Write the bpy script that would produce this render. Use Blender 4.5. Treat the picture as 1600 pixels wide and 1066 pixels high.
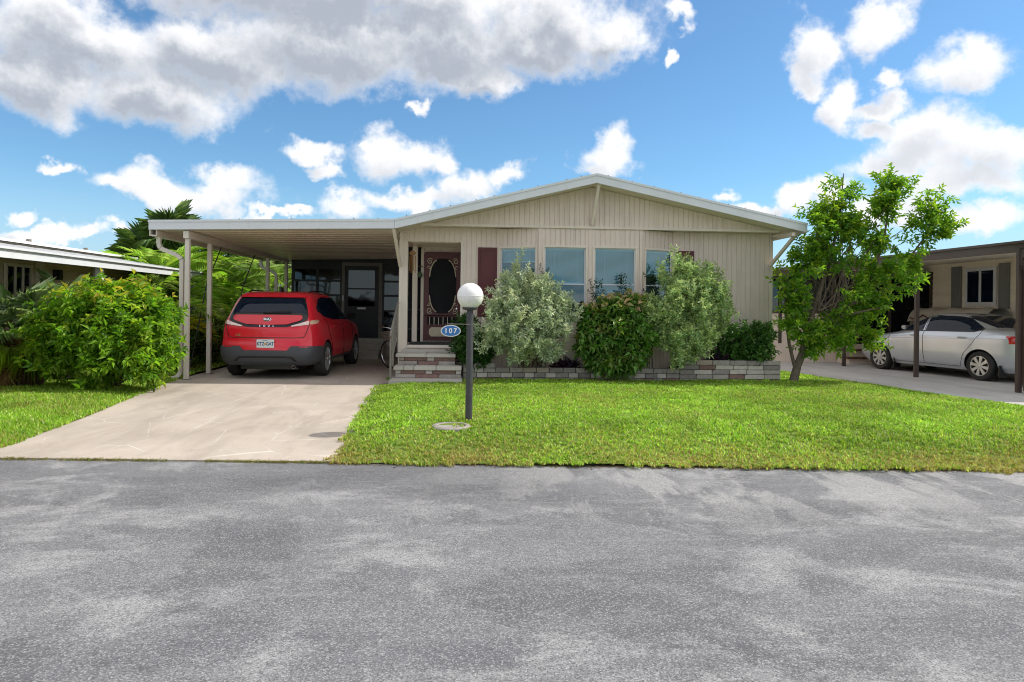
import bpy, bmesh, math, random
import numpy as np
from mathutils import Matrix, Vector
random.seed(7); rng = np.random.default_rng(11)
scene = bpy.context.scene
for o in list(bpy.data.objects): bpy.data.objects.remove(o)
C = scene.collection
R = math.radians

# ---------------------------------------------------------------- camera
cam_d = bpy.data.cameras.new('camera'); cam = bpy.data.objects.new('camera', cam_d); C.objects.link(cam)
cam_d.sensor_width = 36.0; cam_d.lens = 36.0*1040/1600; cam_d.shift_y = -(533-480)/1600
cam_d.clip_start = 0.05; cam_d.clip_end = 3000
cam.matrix_world = (Matrix.Translation((0, 0, 1.5)) @ Matrix.Rotation(R(-3.6), 4, 'Z')
                    @ Matrix.Rotation(R(90), 4, 'X') @ Matrix.Rotation(R(0.7), 4, 'Z'))
scene.camera = cam

# ---------------------------------------------------------------- light
SUN_TRAVEL = Vector((-0.99, -0.16, -1.0)).normalized()
sun_d = bpy.data.lights.new('sun', 'SUN'); sun_d.energy = 2.4; sun_d.angle = R(0.53); sun_d.color = (1.0, 0.95, 0.86)
sun = bpy.data.objects.new('sun', sun_d); C.objects.link(sun); sun.location = (20, 5, 25)
sun.rotation_euler = SUN_TRAVEL.to_track_quat('-Z', 'Y').to_euler()
EXPOSURE = 0.93
SKY_STRENGTH = 0.12

class NT:
    """small helper that wires shader nodes"""
    def __init__(s, tree): s.t = tree; s.t.nodes.clear()
    def n(s, typ, **kw):
        nd = s.t.nodes.new(typ)
        for k, v in kw.items(): setattr(nd, k, v)
        return nd
    def link(s, a, b): s.t.links.new(a, b)
    def put(s, sock, v):
        if isinstance(v, bpy.types.NodeSocket): s.link(v, sock)
        elif v is not None:
            if hasattr(sock.default_value, '__len__') and hasattr(v, '__len__') and len(sock.default_value) == 4 and len(v) == 3: v = (*v, 1)
            sock.default_value = v
    def math(s, op, a, b=None, c=None, clamp=False):
        nd = s.n('ShaderNodeMath', operation=op); nd.use_clamp = clamp
        s.put(nd.inputs[0], a)
        if b is not None: s.put(nd.inputs[1], b)
        if c is not None: s.put(nd.inputs[2], c)
        return nd.outputs[0]
    def vec(s, op, a, b=None, scale=None):
        nd = s.n('ShaderNodeVectorMath', operation=op); s.put(nd.inputs[0], a)
        if b is not None: s.put(nd.inputs[1], b)
        if scale is not None: s.put(nd.inputs['Scale'], scale)
        return nd.outputs['Value'] if op in ('LENGTH', 'DOT_PRODUCT', 'DISTANCE') else nd.outputs[0]
    def mix(s, f, a, b, blend='MIX'):
        nd = s.n('ShaderNodeMix', data_type='RGBA', blend_type=blend); s.put(nd.inputs[0], f); s.put(nd.inputs[6], a); s.put(nd.inputs[7], b)
        return nd.outputs[2]
    def ramp(s, f, stops, interp='LINEAR'):
        nd = s.n('ShaderNodeValToRGB'); cr = nd.color_ramp; cr.interpolation = interp
        while len(cr.elements) < len(stops): cr.elements.new(0.5)
        for e, (p, c) in zip(cr.elements, stops):
            e.position = p; e.color = (*c, 1) if hasattr(c, '__len__') else (c, c, c, 1)
        s.put(nd.inputs[0], f); return nd.outputs[0]
    def mapr(s, v, a, b, c=0., d=1., smooth=False):
        nd = s.n('ShaderNodeMapRange', interpolation_type='SMOOTHSTEP' if smooth else 'LINEAR')
        for k, x in enumerate((v, a, b, c, d)): s.put(nd.inputs[k], x)
        return nd.outputs[0]
    def noise(s, vec, scale, detail=4., rough=.55, dist=0., out=0):
        nd = s.n('ShaderNodeTexNoise'); s.put(nd.inputs['Vector'], vec); s.put(nd.inputs['Scale'], scale)
        s.put(nd.inputs['Detail'], detail); s.put(nd.inputs['Roughness'], rough); s.put(nd.inputs['Distortion'], dist)
        return nd.outputs[out]
    def voro(s, vec, scale, feature='F1', out=0, rand=1.):
        nd = s.n('ShaderNodeTexVoronoi', feature=feature); s.put(nd.inputs['Vector'], vec); s.put(nd.inputs['Scale'], scale)
        s.put(nd.inputs['Randomness'], rand)
        return nd.outputs[out]
    def mapping(s, vec, scale=(1, 1, 1), rot=(0, 0, 0), loc=(0, 0, 0)):
        nd = s.n('ShaderNodeMapping'); s.put(nd.inputs[0], vec)
        nd.inputs['Scale'].default_value = scale; nd.inputs['Rotation'].default_value = rot; nd.inputs['Location'].default_value = loc
        return nd.outputs[0]

# ---------------------------------------------------------------- world: sky with cumulus clouds
world = bpy.data.worlds.new('World'); scene.world = world; world.use_nodes = True
def build_world():
    w = NT(world.node_tree)
    out = w.n('ShaderNodeOutputWorld'); bg = w.n('ShaderNodeBackground'); bg.inputs[1].default_value = SKY_STRENGTH
    w.link(bg.outputs[0], out.inputs[0])
    sky = w.n('ShaderNodeTexSky', sky_type='NISHITA'); sky.sun_disc = False
    tosun = -SUN_TRAVEL
    sky.sun_elevation = math.asin(tosun.z); sky.sun_rotation = math.atan2(tosun.x, tosun.y)
    sky.altitude = 0; sky.air_density = 1.0; sky.dust_density = 0.3; sky.ozone_density = 2.2
    # direction of view; the clouds in front of the street are laid out one by one (bearing, elevation in degrees),
    # all round and overhead unseen clouds go on, made denser and whiter to lift the shade
    tc = w.n('ShaderNodeTexCoord'); d = tc.outputs['Generated']
    s0 = w.n('ShaderNodeSeparateXYZ'); w.link(d, s0.inputs[0])
    az0 = w.math('MULTIPLY', w.math('ARCTAN2', s0.outputs[0], s0.outputs[1]), 57.2958); el0 = w.math('MULTIPLY', w.math('ARCSINE', s0.outputs[2]), 57.2958)
    inn = w.math('MAXIMUM', w.mapr(w.math('ABSOLUTE', w.math('SUBTRACT', az0, 3.6)), 41., 48.), w.mapr(el0, 27., 33.))
    inn = w.math('MAXIMUM', inn, w.mapr(el0, -.5, -1.))
    K = CLOUD_K/SKY_STRENGTH
    white, grey = (1.0*K, 1.0*K, 1.01*K), (.40*K, .44*K, .51*K)
    skyc = w.mix(1., sky.outputs[0], SKY_TINT, 'MULTIPLY')
    skyc = w.mix(w.mapr(el0, 11., 0., 0., .75, True), skyc, tuple(c/SKY_STRENGTH for c in HORIZON))
    # -- laid-out cumulus, warped so that outlines billow
    w1 = w.vec('SUBTRACT', w.noise(d, 9., 2., .6, out=1), (.5, .5, .5))
    w2 = w.vec('SUBTRACT', w.noise(d, 38., 3., .65, out=1), (.5, .5, .5))
    dd = w.vec('ADD', d, w.vec('SCALE', w1, scale=.09)); dd = w.vec('ADD', dd, w.vec('SCALE', w2, scale=.038))
    sp = w.n('ShaderNodeSeparateXYZ'); w.link(dd, sp.inputs[0])
    az = w.math('MULTIPLY', w.math('ARCTAN2', sp.outputs[0], sp.outputs[1]), 57.2958)
    el = w.math('MULTIPLY', w.math('ARCSINE', sp.outputs[2]), 57.2958)
    cb = w.n('ShaderNodeCombineXYZ'); w.link(az, cb.inputs[0]); w.link(el, cb.inputs[1])
    def blobs(P, group):
        acc = None
        for (a, e, ra, re) in group:
            nd = w.n('ShaderNodeVectorMath', operation='MULTIPLY_ADD'); w.link(P, nd.inputs[0])
            nd.inputs[1].default_value = (1/ra, 1/re, 0); nd.inputs[2].default_value = (-a/ra, -e/re, 0)
            val = w.vec('LENGTH', nd.outputs[0])
            acc = val if acc is None else w.math('SMOOTH_MIN', acc, val, .22)
        return w.math('MAXIMUM', w.math('SUBTRACT', 1., acc), -1.)
    fine = w.math('SUBTRACT', w.noise(d, 17., 6., .62), .5)
    fine1 = w.math('SUBTRACT', w.noise(w.vec('ADD', d, (tosun.x*.012, tosun.y*.012, .022)), 17., 5., .62), .5)
    d0 = w.math('ADD', blobs(cb.outputs[0], CLOUDS), w.math('MULTIPLY', fine, 1.35)); up = w.vec('ADD', cb.outputs[0], (.9, 1.5, 0)); f1 = w.math('MULTIPLY', fine1, 1.0)
    d1 = w.math('ADD', blobs(up, CLOUDS[:11]), f1); d2 = w.math('ADD', blobs(up, CLOUDS[11:]), f1)     # the deep bank at upper left; the small fair-weather puffs
    alpha = w.mapr(d0, -.20, .52, 0, 1, True)
    # the more cloud lies above a point, toward the sun, the greyer it is: white crowns, flat grey bases
    shade = w.math('MULTIPLY', w.math('MAXIMUM', w.mapr(d1, -.05, .85, 0, .95, True), w.mapr(d2, -.20, 1.05, 0, .50, True)), w.mapr(d0, .05, .5, .5, 1.), clamp=True)
    w.link(w.mix(w.math('MULTIPLY', alpha, .97), skyc, w.mix(shade, white, grey)), bg.inputs[0])
    # -- the unseen rest of the sky, cover thickened to brighten the shade
    bg2 = w.n('ShaderNodeBackground'); bg2.inputs[1].default_value = SKY_STRENGTH
    sz = w.math('ADD', w.math('MAXIMUM', s0.outputs[2], 0.), .22)
    cbz = w.n('ShaderNodeCombineXYZ'); w.link(w.math('DIVIDE', s0.outputs[0], sz), cbz.inputs[0]); w.link(w.math('DIVIDE', s0.outputs[1], sz), cbz.inputs[1])
    fn = w.noise(cbz.outputs[0], 1.3, 4., .55)
    w.link(w.mix(w.mapr(fn, .38, .50, 0, .97, True), skyc, w.mix(w.mapr(fn, .60, .92), white, grey)), bg2.inputs[0])
    mx = w.n('ShaderNodeMixShader'); w.link(inn, mx.inputs[0]); w.link(bg.outputs[0], mx.inputs[1]); w.link(bg2.outputs[0], mx.inputs[2])
    w.link(mx.outputs[0], out.inputs[0])
HORIZON = (.28, .385, .49)
SKY_TINT = (.42, .59, .67)
CLOUD_K = 0.575
CLOUDS = [(a, e, ra, re) for a, e, ra, re in (
    (-29.4, 18.4, 8.1, 3.1), (-20.9, 18.6, 9.1, 3.1), (-32.0, 14.9, 4.0, 2.5), (-24.4, 15.3, 6.4, 2.5), (-11.7, 20.7, 11.2, 3.5),
    (-2.2, 21.4, 9.7, 3.1), (1.2, 19.1, 4.9, 1.6), (6.6, 22.0, 8.2, 3.1), (12.1, 21.2, 3.0, 2.4), (-9.7, 24.1, 24.6, 2.7), (-18.7, 25.6, 19.4, 3.6),
    (-24.4, 9.1, 2.6, 1.7), (-21.3, 8.6, 5.0, 1.7), (-26.1, 8.7, 2.5, 0.9), (-30.4, 9.6, 1.2, 0.6), (-13.6, 12.0, 2.8, 1.2), (-12.6, 10.5, 2.5, 0.8),
    (-5.8, 12.5, 4.0, 2.1), (-2.6, 12.3, 1.6, 1.5), (-4.8, 16.8, 1.2, 0.7), (-8.5, 13.3, 1.0, 0.5), (-10.3, 8.1, 2.4, 1.4), (-4.7, 8.8, 4.3, 1.1),
    (0.2, 10.0, 3.3, 1.8), (3.5, 11.2, 2.2, 1.3), (11.4, 12.7, 2.7, 1.8), (10.6, 11.7, 2.1, 0.9), (17.9, 23.4, 1.6, 1.0), (16.6, 20.2, 0.5, 0.7),
    (27.7, 19.6, 2.0, 2.2), (32.1, 20.5, 2.3, 1.8), (27.3, 17.6, 1.6, 1.2), (30.0, 15.9, 1.4, 2.3), (33.2, 17.2, 1.2, 1.0), (37.4, 16.6, 2.9, 1.9),
    (32.6, 15.2, 1.4, 1.3), (31.8, 13.7, 1.2, 1.0), (35.1, 12.6, 3.6, 2.0), (38.9, 11.1, 3.3, 2.0), (33.5, 10.7, 3.8, 1.3), (37.5, 9.2, 4.1, 1.3),
    (26.2, 9.1, 1.7, 1.5), (28.3, 9.2, 1.9, 1.4), (21.8, 9.1, 1.1, 0.6), (33.5, 7.5, 4.2, 1.3), (38.6, 6.7, 3.3, 1.1), (24.1, 7.9, 2.4, 0.7),
    (-31.9, 5.2, 2.9, 0.6), (-30.0, 4.9, 2.7, 0.5), (-26.4, 5.4, 1.4, 0.7), (-33.0, 6.6, 0.9, 0.5), (-16.1, 7.0, 2.9, 0.5))]
build_world()
world.cycles.sampling_method = 'MANUAL'; world.cycles.sample_map_resolution = 256
scene.view_settings.view_transform = 'Standard'; scene.view_settings.look = 'None'
scene.view_settings.exposure = EXPOSURE; scene.view_settings.gamma = 1.0
scene.view_settings.use_curve_mapping = False
scene.render.engine = 'CYCLES'
scene.cycles.pixel_filter_type = 'BLACKMAN_HARRIS'; scene.cycles.filter_width = 1.05
scene.cycles.max_bounces = 6; scene.cycles.diffuse_bounces = 3; scene.cycles.glossy_bounces = 3; scene.cycles.transparent_max_bounces = 12
scene.cycles.use_adaptive_sampling = True; scene.cycles.adaptive_threshold = .012; scene.cycles.adaptive_min_samples = 16
scene.cycles.sample_clamp_indirect = 6.0

# ---------------------------------------------------------------- materials
M = {}
def principled(name, color=(.5, .5, .5), rough=.6, metal=0., spec=.5, bump=None, coat=0., fn=None, **kw):
    m = bpy.data.materials.new(name); m.use_nodes = True; t = NT(m.node_tree)
    out = t.n('ShaderNodeOutputMaterial'); b = t.n('ShaderNodeBsdfPrincipled'); t.link(b.outputs[0], out.inputs[0])
    t.b = b; t.out = out
    b.inputs['Roughness'].default_value = rough; b.inputs['Metallic'].default_value = metal
    b.inputs['Specular IOR Level'].default_value = spec; b.inputs['Coat Weight'].default_value = coat
    t.put(b.inputs['Base Color'], color)
    t.obj = t.n('ShaderNodeTexCoord').outputs['Object']
    t.pos = t.n('ShaderNodeNewGeometry').outputs['Position']
    if fn: fn(t)
    M[name] = m; return m
def bump(t, h, strength=.3, dist=.01):
    b = t.n('ShaderNodeBump'); b.inputs['Strength'].default_value = strength; b.inputs['Distance'].default_value = dist
    t.put(b.inputs['Height'], h); t.link(b.outputs[0], t.b.inputs['Normal'])
def weathered(name, color, rough=.6, var=.12, scale=3., streak=0., dirt=(.25, .21, .16), spec=.4, metal=0., coat=0., grain=60., per_piece=0.):
    """paint, metal or masonry: tone drifts over the surface, grime and faint grain"""
    def fn(t):
        v = t.pos
        n = t.noise(v, scale, 5., .6)
        base = t.mix(t.mapr(n, .3, .7), tuple(x*(1-var) for x in color), tuple(min(1, x*(1+var*.8)) for x in color))
        if per_piece:
            r = t.n('ShaderNodeObjectInfo').outputs['Random']
            base = t.mix(1., base, t.mapr(r, 0., 1., 1-per_piece, 1+per_piece), 'MULTIPLY')
        if streak:
            s = t.noise(t.mapping(v, (9, 9, .7)), 1.2, 4., .6)
            base = t.mix(t.mapr(s, .52, .78, 0., streak), base, dirt)
        g = t.noise(v, grain, 3., .6)
        base = t.mix(t.mapr(g, .35, .65, 0., .18), base, tuple(x*.72 for x in color))
        t.put(t.b.inputs['Base Color'], base)
        t.put(t.b.inputs['Roughness'], t.mapr(n, .3, .7, rough-.06, rough+.08))
        bump(t, g, .12, .003)
    return principled(name, color, rough, metal, spec, coat=coat, fn=fn)

weathered('siding', (.775, .66, .575), .62, .09, 1.3, .55, (.46, .38, .31))
weathered('cream_trim', (.78, .69, .60), .55, .06, 2., .22, (.40, .33, .25))
weathered('white_metal', (.69, .715, .75), .45, .05, 2., .18, (.45, .42, .38))
weathered('post_paint', (.72, .66, .58), .5, .05, 2., .22, (.42, .38, .32))
weathered('soffit', (.88, .79, .67), .34, .05, 2.5, .1, (.5, .46, .4), per_piece=.05)
weathered('burgundy', (.12, .030, .033), .5, .12, 3.)
weathered('burgundy_door', (.105, .030, .033), .45, .1, 3.)
weathered('scroll_cream', (.62, .55, .40), .5, .08, 9.)
weathered('black_metal', (.035, .033, .032), .45, .2, 9.)
weathered('rail_metal', (.22, .20, .175), .5, .25, 9., .4, (.10, .08, .06))
weathered('bronze', (.068, .047, .040), .45, .15, 3.)
weathered('bronze_trim', (.085, .060, .050), .4, .15, 3.)
weathered('lap_siding', (.90, .82, .68), .6, .06, 2., .18, (.35, .3, .22), per_piece=.05)
weathered('lap_siding_tan', (.60, .51, .36), .6, .08, 2., .18, (.25, .2, .14), per_piece=.06)
weathered('pink_stucco', (.74, .63, .55), .8, .06, 1.5, .25, (.4, .33, .27))
weathered('grey_shutter', (.20, .21, .205), .6, .1, 5.)
weathered('dark_green', (.06, .10, .05), .6, .2, 5.)
weathered('roof_white', (.70, .70, .70), .5, .10, 1.2, .35, (.32, .31, .29))
weathered('roof_moss_shadow', (.13, .125, .10), .85, .4, 5.)
weathered('dark_frame', (.020, .022, .026), .45, .2, 6.)
weathered('concrete_step', (.50, .47, .42), .85, .10, 4., .2, (.3, .27, .23), per_piece=.07)
weathered('brick_grey', (.36, .325, .295), .88, .2, 14., .15, per_piece=.12)
weathered('brick_light', (.50, .46, .41), .88, .15, 14., .1, per_piece=.08)
weathered('brick_dark', (.27, .24, .225), .88, .25, 14., .1, per_piece=.15)
weathered('brick_red', (.235, .145, .125), .88, .25, 14., .1, per_piece=.14)
weathered('brick_tan', (.40, .335, .28), .88, .2, 14., .1, per_piece=.12)
weathered('mortar', (.16, .145, .13), .95, .2, 20.)
weathered('soil', (.035, .026, .019), .95, .4, 25.)
weathered('rubber_mat', (.030, .036, .036), .9, .2, 30.)
weathered('porch_floor', (.10, .105, .10), .8, .2, 10.)
weathered('pole_grey', (.055, .055, .06), .45, .25, 12., .25, (.16, .14, .12))
weathered('wood_orange', (.42, .22, .085), .6, .2, 12.)
weathered('rust_brown', (.13, .065, .04), .8, .3, 18.)
weathered('bark', (.135, .105, .08), .9, .3, 22., .2)
weathered('bark_dark', (.10, .075, .055), .9, .3, 25.)
weathered('dead_frond', (.30, .20, .115), .9, .3, 12.)
weathered('palm_trunk', (.20, .155, .12), .9, .3, 12.)
weathered('tarp', (.58, .54, .46), .7, .1, 3.)
weathered('interior', (.20, .20, .19), .9, .1)
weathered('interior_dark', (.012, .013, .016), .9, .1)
weathered('tan_box', (.27, .245, .21), .8, .1)
def blind_fn(t):
    t.put(t.b.inputs['Base Color'], t.mix(t.noise(t.pos, 3.), (.84, .87, .90), (.90, .92, .93)))
principled('blind', (.75, .77, .8), .6, fn=blind_fn)
def glass_mat(name, tint=(.6, .75, .85), refl=.22, trans=.75, rough=.02, wave=.15):
    m = bpy.data.materials.new(name); m.use_nodes = True; t = NT(m.node_tree)
    out = t.n('ShaderNodeOutputMaterial'); mixs = t.n('ShaderNodeMixShader'); gl = t.n('ShaderNodeBsdfGlossy'); tr = t.n('ShaderNodeBsdfTransparent')
    gl.inputs['Roughness'].default_value = rough; gl.inputs['Color'].default_value = (.80, .95, 1., 1); tr.inputs[0].default_value = (*[c*trans for c in tint], 1)
    fr = t.n('ShaderNodeFresnel'); fr.inputs[0].default_value = 1.35
    t.link(t.math('ADD', t.math('MULTIPLY', fr.outputs[0], 1. ), refl, clamp=True), mixs.inputs[0])
    t.link(tr.outputs[0], mixs.inputs[1]); t.link(gl.outputs[0], mixs.inputs[2]); t.link(mixs.outputs[0], out.inputs[0])
    pos = t.n('ShaderNodeNewGeometry').outputs['Position']
    b = t.n('ShaderNodeBump'); b.inputs['Strength'].default_value = wave; b.inputs['Distance'].default_value = .02
    t.link(t.noise(pos, 1.3, 2., .5), b.inputs['Height']); t.link(b.outputs[0], gl.inputs['Normal'])
    M[name] = m
glass_mat('window_glass', (.72, .90, .94), .055, .92)
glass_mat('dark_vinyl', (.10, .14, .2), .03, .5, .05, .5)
glass_mat('shade_glass', (.25, .28, .3), .05, .5)
glass_mat('mesh_screen', (.25, .25, .25), .0, .35, .5, 0.)
def globe_fn(t):
    g = t.noise(t.mapping(t.pos, (1, 1, .5)), 14., 5., .65); t.put(t.b.inputs['Base Color'], t.mix(t.mapr(g, .48, .75, 0., .55), (.84, .83, .815), (.60, .57, .51)))
    t.put(t.b.inputs['Roughness'], t.mapr(g, .3, .7, .22, .42))
principled('globe', (.86, .85, .84), .22, spec=.5, fn=globe_fn)
principled('sign_blue', (.035, .17, .46), .4)
principled('sign_white', (.82, .83, .85), .4)
def car_paint(name, col, metallic, rough, flake=.0, coat=1.):
    def fn(t):
        n = t.noise(t.obj, 1.2, 2.); t.put(t.b.inputs['Base Color'], t.mix(t.mapr(n, .35, .65), tuple(c*.95 for c in col), tuple(min(1, c*1.04) for c in col)))
        t.b.inputs['Coat Roughness'].default_value = .04
        dust = t.noise(t.obj, 1.5, 1.); t.put(t.b.inputs['Roughness'], t.mapr(dust, .3, .7, rough-.02, rough+.04))
    principled(name, col, rough, metallic, .5, coat=coat, fn=fn)
car_paint('red_paint', (.70, .008, .028), .0, .30, .0, .6)
car_paint('silver_paint', (.58, .61, .66), .6, .32, .0)
principled('car_glass', (.004, .011, .026), .03, spec=.3)
principled('car_black', (.012, .012, .013), .3)
def cladding_fn(t): bump(t, t.noise(t.obj, 400., 2.), .15, .002)
principled('cladding', (.058, .061, .070), .55, fn=cladding_fn)
def tyre_fn(t): t.put(t.b.inputs['Base Color'], t.mix(t.noise(t.obj, 14., 4.), (.012, .012, .012), (.035, .033, .03)))
principled('tyre_rubber', (.02, .02, .02), .8, fn=tyre_fn)
principled('alloy', (.62, .62, .63), .3, .75)
principled('chrome', (.8, .8, .82), .12, 1.)
principled('tail_red', (.50, .012, .015), .12, coat=1.)
principled('tail_clear', (.85, .66, .60), .12, coat=1.)
principled('tail_amber', (.75, .50, .36), .12, coat=1.)
principled('plate_white', (.72, .74, .74), .45)
principled('plate_ink', (.03, .10, .20), .5)
principled('plate_orange', (.70, .30, .06), .5)
principled('gold_badge', (.8, .62, .32), .3, .8)
principled('exhaust', (.25, .24, .23), .3, 1.)
def asphalt_fn(t):
    v = t.pos
    agg = t.voro(v, 150., 'F1', 1); aggf = t.n('ShaderNodeSeparateColor'); t.link(agg, aggf.inputs[0])
    st = aggf.outputs[0]; ag = t.noise(v, 140., 2., .7)
    # worn lanes, dried silt, damp and old patching: large irregular tones, some with crisp tide lines
    sx = t.n('ShaderNodeSeparateXYZ'); t.link(v, sx.inputs[0])
    big = t.noise(t.mapping(v, (.40, 1., 1), (0, 0, .06)), .8, 8., .66, .3)
    base = t.mix(t.mapr(big, .38, .62), (.132, .133, .146), (.245, .244, .256))
    silt = t.noise(t.mapping(v, (.70, 1.0, 1), (0, 0, .35), (2.3, 1.1, 0)), 1.2, 9., .70, .5)
    base = t.mix(t.mapr(silt, .51, .60, 0., .78), base, (.385, .382, .388))
    dk = t.noise(t.mapping(v, (.75, 1.05, 1), (0, 0, .2), (8.1, 3.7, 0)), .9, 8., .64, .4)
    base = t.mix(t.mapr(dk, .53, .57, 0., .55), base, (.088, .089, .098))
    rib = t.noise(t.mapping(v, (1.0, .28, 1), (0, 0, -.62)), 1.5, 8., .62, .25)
    fade = t.math('MULTIPLY', t.mapr(sx.outputs[1], 4.2, 5.3), t.mapr(sx.outputs[0], -.8, .6))
    base = t.mix(t.math('MULTIPLY', t.mapr(rib, .51, .555, 0., .7), fade), base, (.42, .415, .41))
    damp = t.noise(t.mapping(v, (.5, 1., 1), (0, 0, -.1), (1.7, 5.2, 0)), .8, 7., .62, .3)
    zone = t.math('MULTIPLY', t.mapr(sx.outputs[1], 4.6, 5.6), t.math('MULTIPLY', t.mapr(sx.outputs[0], -3., -1.), t.mapr(sx.outputs[0], 1.2, .2)))
    base = t.mix(t.math('MULTIPLY', t.mapr(damp, .44, .50, 0., .6), zone), base, (.085, .086, .095))
    scuff = t.noise(t.mapping(v, (.30, 2.6, 1), (0, 0, -.05)), 2.4, 7., .68, .2)
    base = t.mix(t.mapr(scuff, .55, .68, 0., .4), base, (.36, .356, .352))
    base = t.mix(t.mapr(st, .70, .97, 0., .48), base, (.54, .535, .53))
    base = t.mix(t.mapr(st, .38, .05, 0., .72), base, (.072, .072, .076))
    base = t.mix(t.mapr(ag, .3, .7, 0., .38), base, (.095, .095, .10))
    cr = t.voro(t.vec('ADD', v, t.vec('SCALE', t.noise(v, 3., 4., .6, out=1), scale=.6)), .42, 'DISTANCE_TO_EDGE')
    base = t.mix(t.math('MULTIPLY', t.mapr(cr, .006, .002), t.mapr(t.noise(v, .6), .56, .64, 0., .6)), base, (.07, .07, .073))
    t.put(t.b.inputs['Base Color'], base)
    t.put(t.b.inputs['Roughness'], t.mapr(ag, .3, .7, .75, .95))
    bump(t, t.math('ADD', t.math('MULTIPLY', st, .7), ag), .55, .006)
principled('asphalt', (.2, .2, .2), .9, spec=.3, fn=asphalt_fn)
def concrete_fn(col, dirt, lines):
    def fn(t):
        v = t.pos
        n = t.noise(v, .9, 6., .62, .5); f = t.noise(v, 45., 3., .6)
        base = t.mix(t.mapr(n, .32, .68), tuple(c*.86 for c in col), tuple(c*1.07 for c in col))
        if lines:      # faint, worn scoring in a flagstone pattern, mostly gone
            vv = t.vec('ADD', t.mapping(v, (1., .62, 1), (0, 0, .35)), t.vec('SCALE', t.noise(v, .6, 2., out=1), scale=.06))
            e = t.voro(vv, 1.7, 'DISTANCE_TO_EDGE', rand=.7)
            brk = t.mapr(t.noise(v, 2.3, 4.), .42, .62, 0., .75)
            base = t.mix(t.math('MULTIPLY', t.mapr(e, .014, .004), brk), base, (.66, .62, .56))
        d = t.noise(t.mapping(v, (1.5, .55, 1), (0, 0, -.35)), 1.1, 6., .66, .6)
        base = t.mix(t.mapr(d, .47, .68, 0., .62), base, dirt)
        tyre = t.noise(t.mapping(v, (2.6, .25, 1), (0, 0, .06)), 1., 3., .5)
        base = t.mix(t.mapr(tyre, .54, .68, 0., .22), base, tuple(c*.6 for c in dirt))
        base = t.mix(t.mapr(f, .38, .62, 0., .16), base, tuple(c*.62 for c in col))
        spots = t.voro(v, 5.5, 'F1'); base = t.mix(t.math('MULTIPLY', t.mapr(spots, .045, .02), t.mapr(t.noise(v, 2.), .55, .6)), base, (.16, .13, .10))
        t.put(t.b.inputs['Base Color'], base); bump(t, f, .18, .004)
    return fn
principled('driveway_concrete', (.5, .45, .4), .85, spec=.3, fn=concrete_fn((.47, .405, .345), (.30, .25, .205), True))
principled('grey_concrete', (.5, .5, .48), .85, spec=.3, fn=concrete_fn((.52, .50, .48), (.34, .32, .29), False))
def lawnsoil_fn(t):
    n = t.noise(t.pos, 7., 5.); t.put(t.b.inputs['Base Color'], t.mix(n, (.10, .16, .028), (.17, .23, .05)))
principled('turf', (.07, .1, .03), .95, spec=.05, fn=lawnsoil_fn)
def ground_fn(t):
    n = t.noise(t.pos, .5, 5.); t.put(t.b.inputs['Base Color'], t.mix(n, (.05, .09, .02), (.09, .12, .035)))
principled('ground', (.06, .1, .03), .95, fn=ground_fn)
def leaf_mat(name, trans=.35, rough=.45, spec=.4, tt=(1.15, 1.25, .55)):
    m = bpy.data.materials.new(name); m.use_nodes = True; t = NT(m.node_tree)
    out = t.n('ShaderNodeOutputMaterial'); b = t.n('ShaderNodeBsdfPrincipled'); tr = t.n('ShaderNodeBsdfTranslucent'); mx = t.n('ShaderNodeMixShader')
    at = t.n('ShaderNodeAttribute', attribute_name='Col')
    t.link(at.outputs[0], b.inputs['Base Color']); b.inputs['Roughness'].default_value = rough; b.inputs['Specular IOR Level'].default_value = spec
    t.link(t.mix(1., at.outputs[0], tt, 'MULTIPLY'), tr.inputs[0])
    mx.inputs[0].default_value = trans
    t.link(b.outputs[0], mx.inputs[1]); t.link(tr.outputs[0], mx.inputs[2]); t.link(mx.outputs[0], out.inputs[0])
    M[name] = m
leaf_mat('leaf', .55); leaf_mat('leaf_silver', .30, .55, .4, (1.05, 1.08, .9)); leaf_mat('grass_blade', .45, .55, .2); leaf_mat('leaf_dark', .3, .4, .4)

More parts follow.
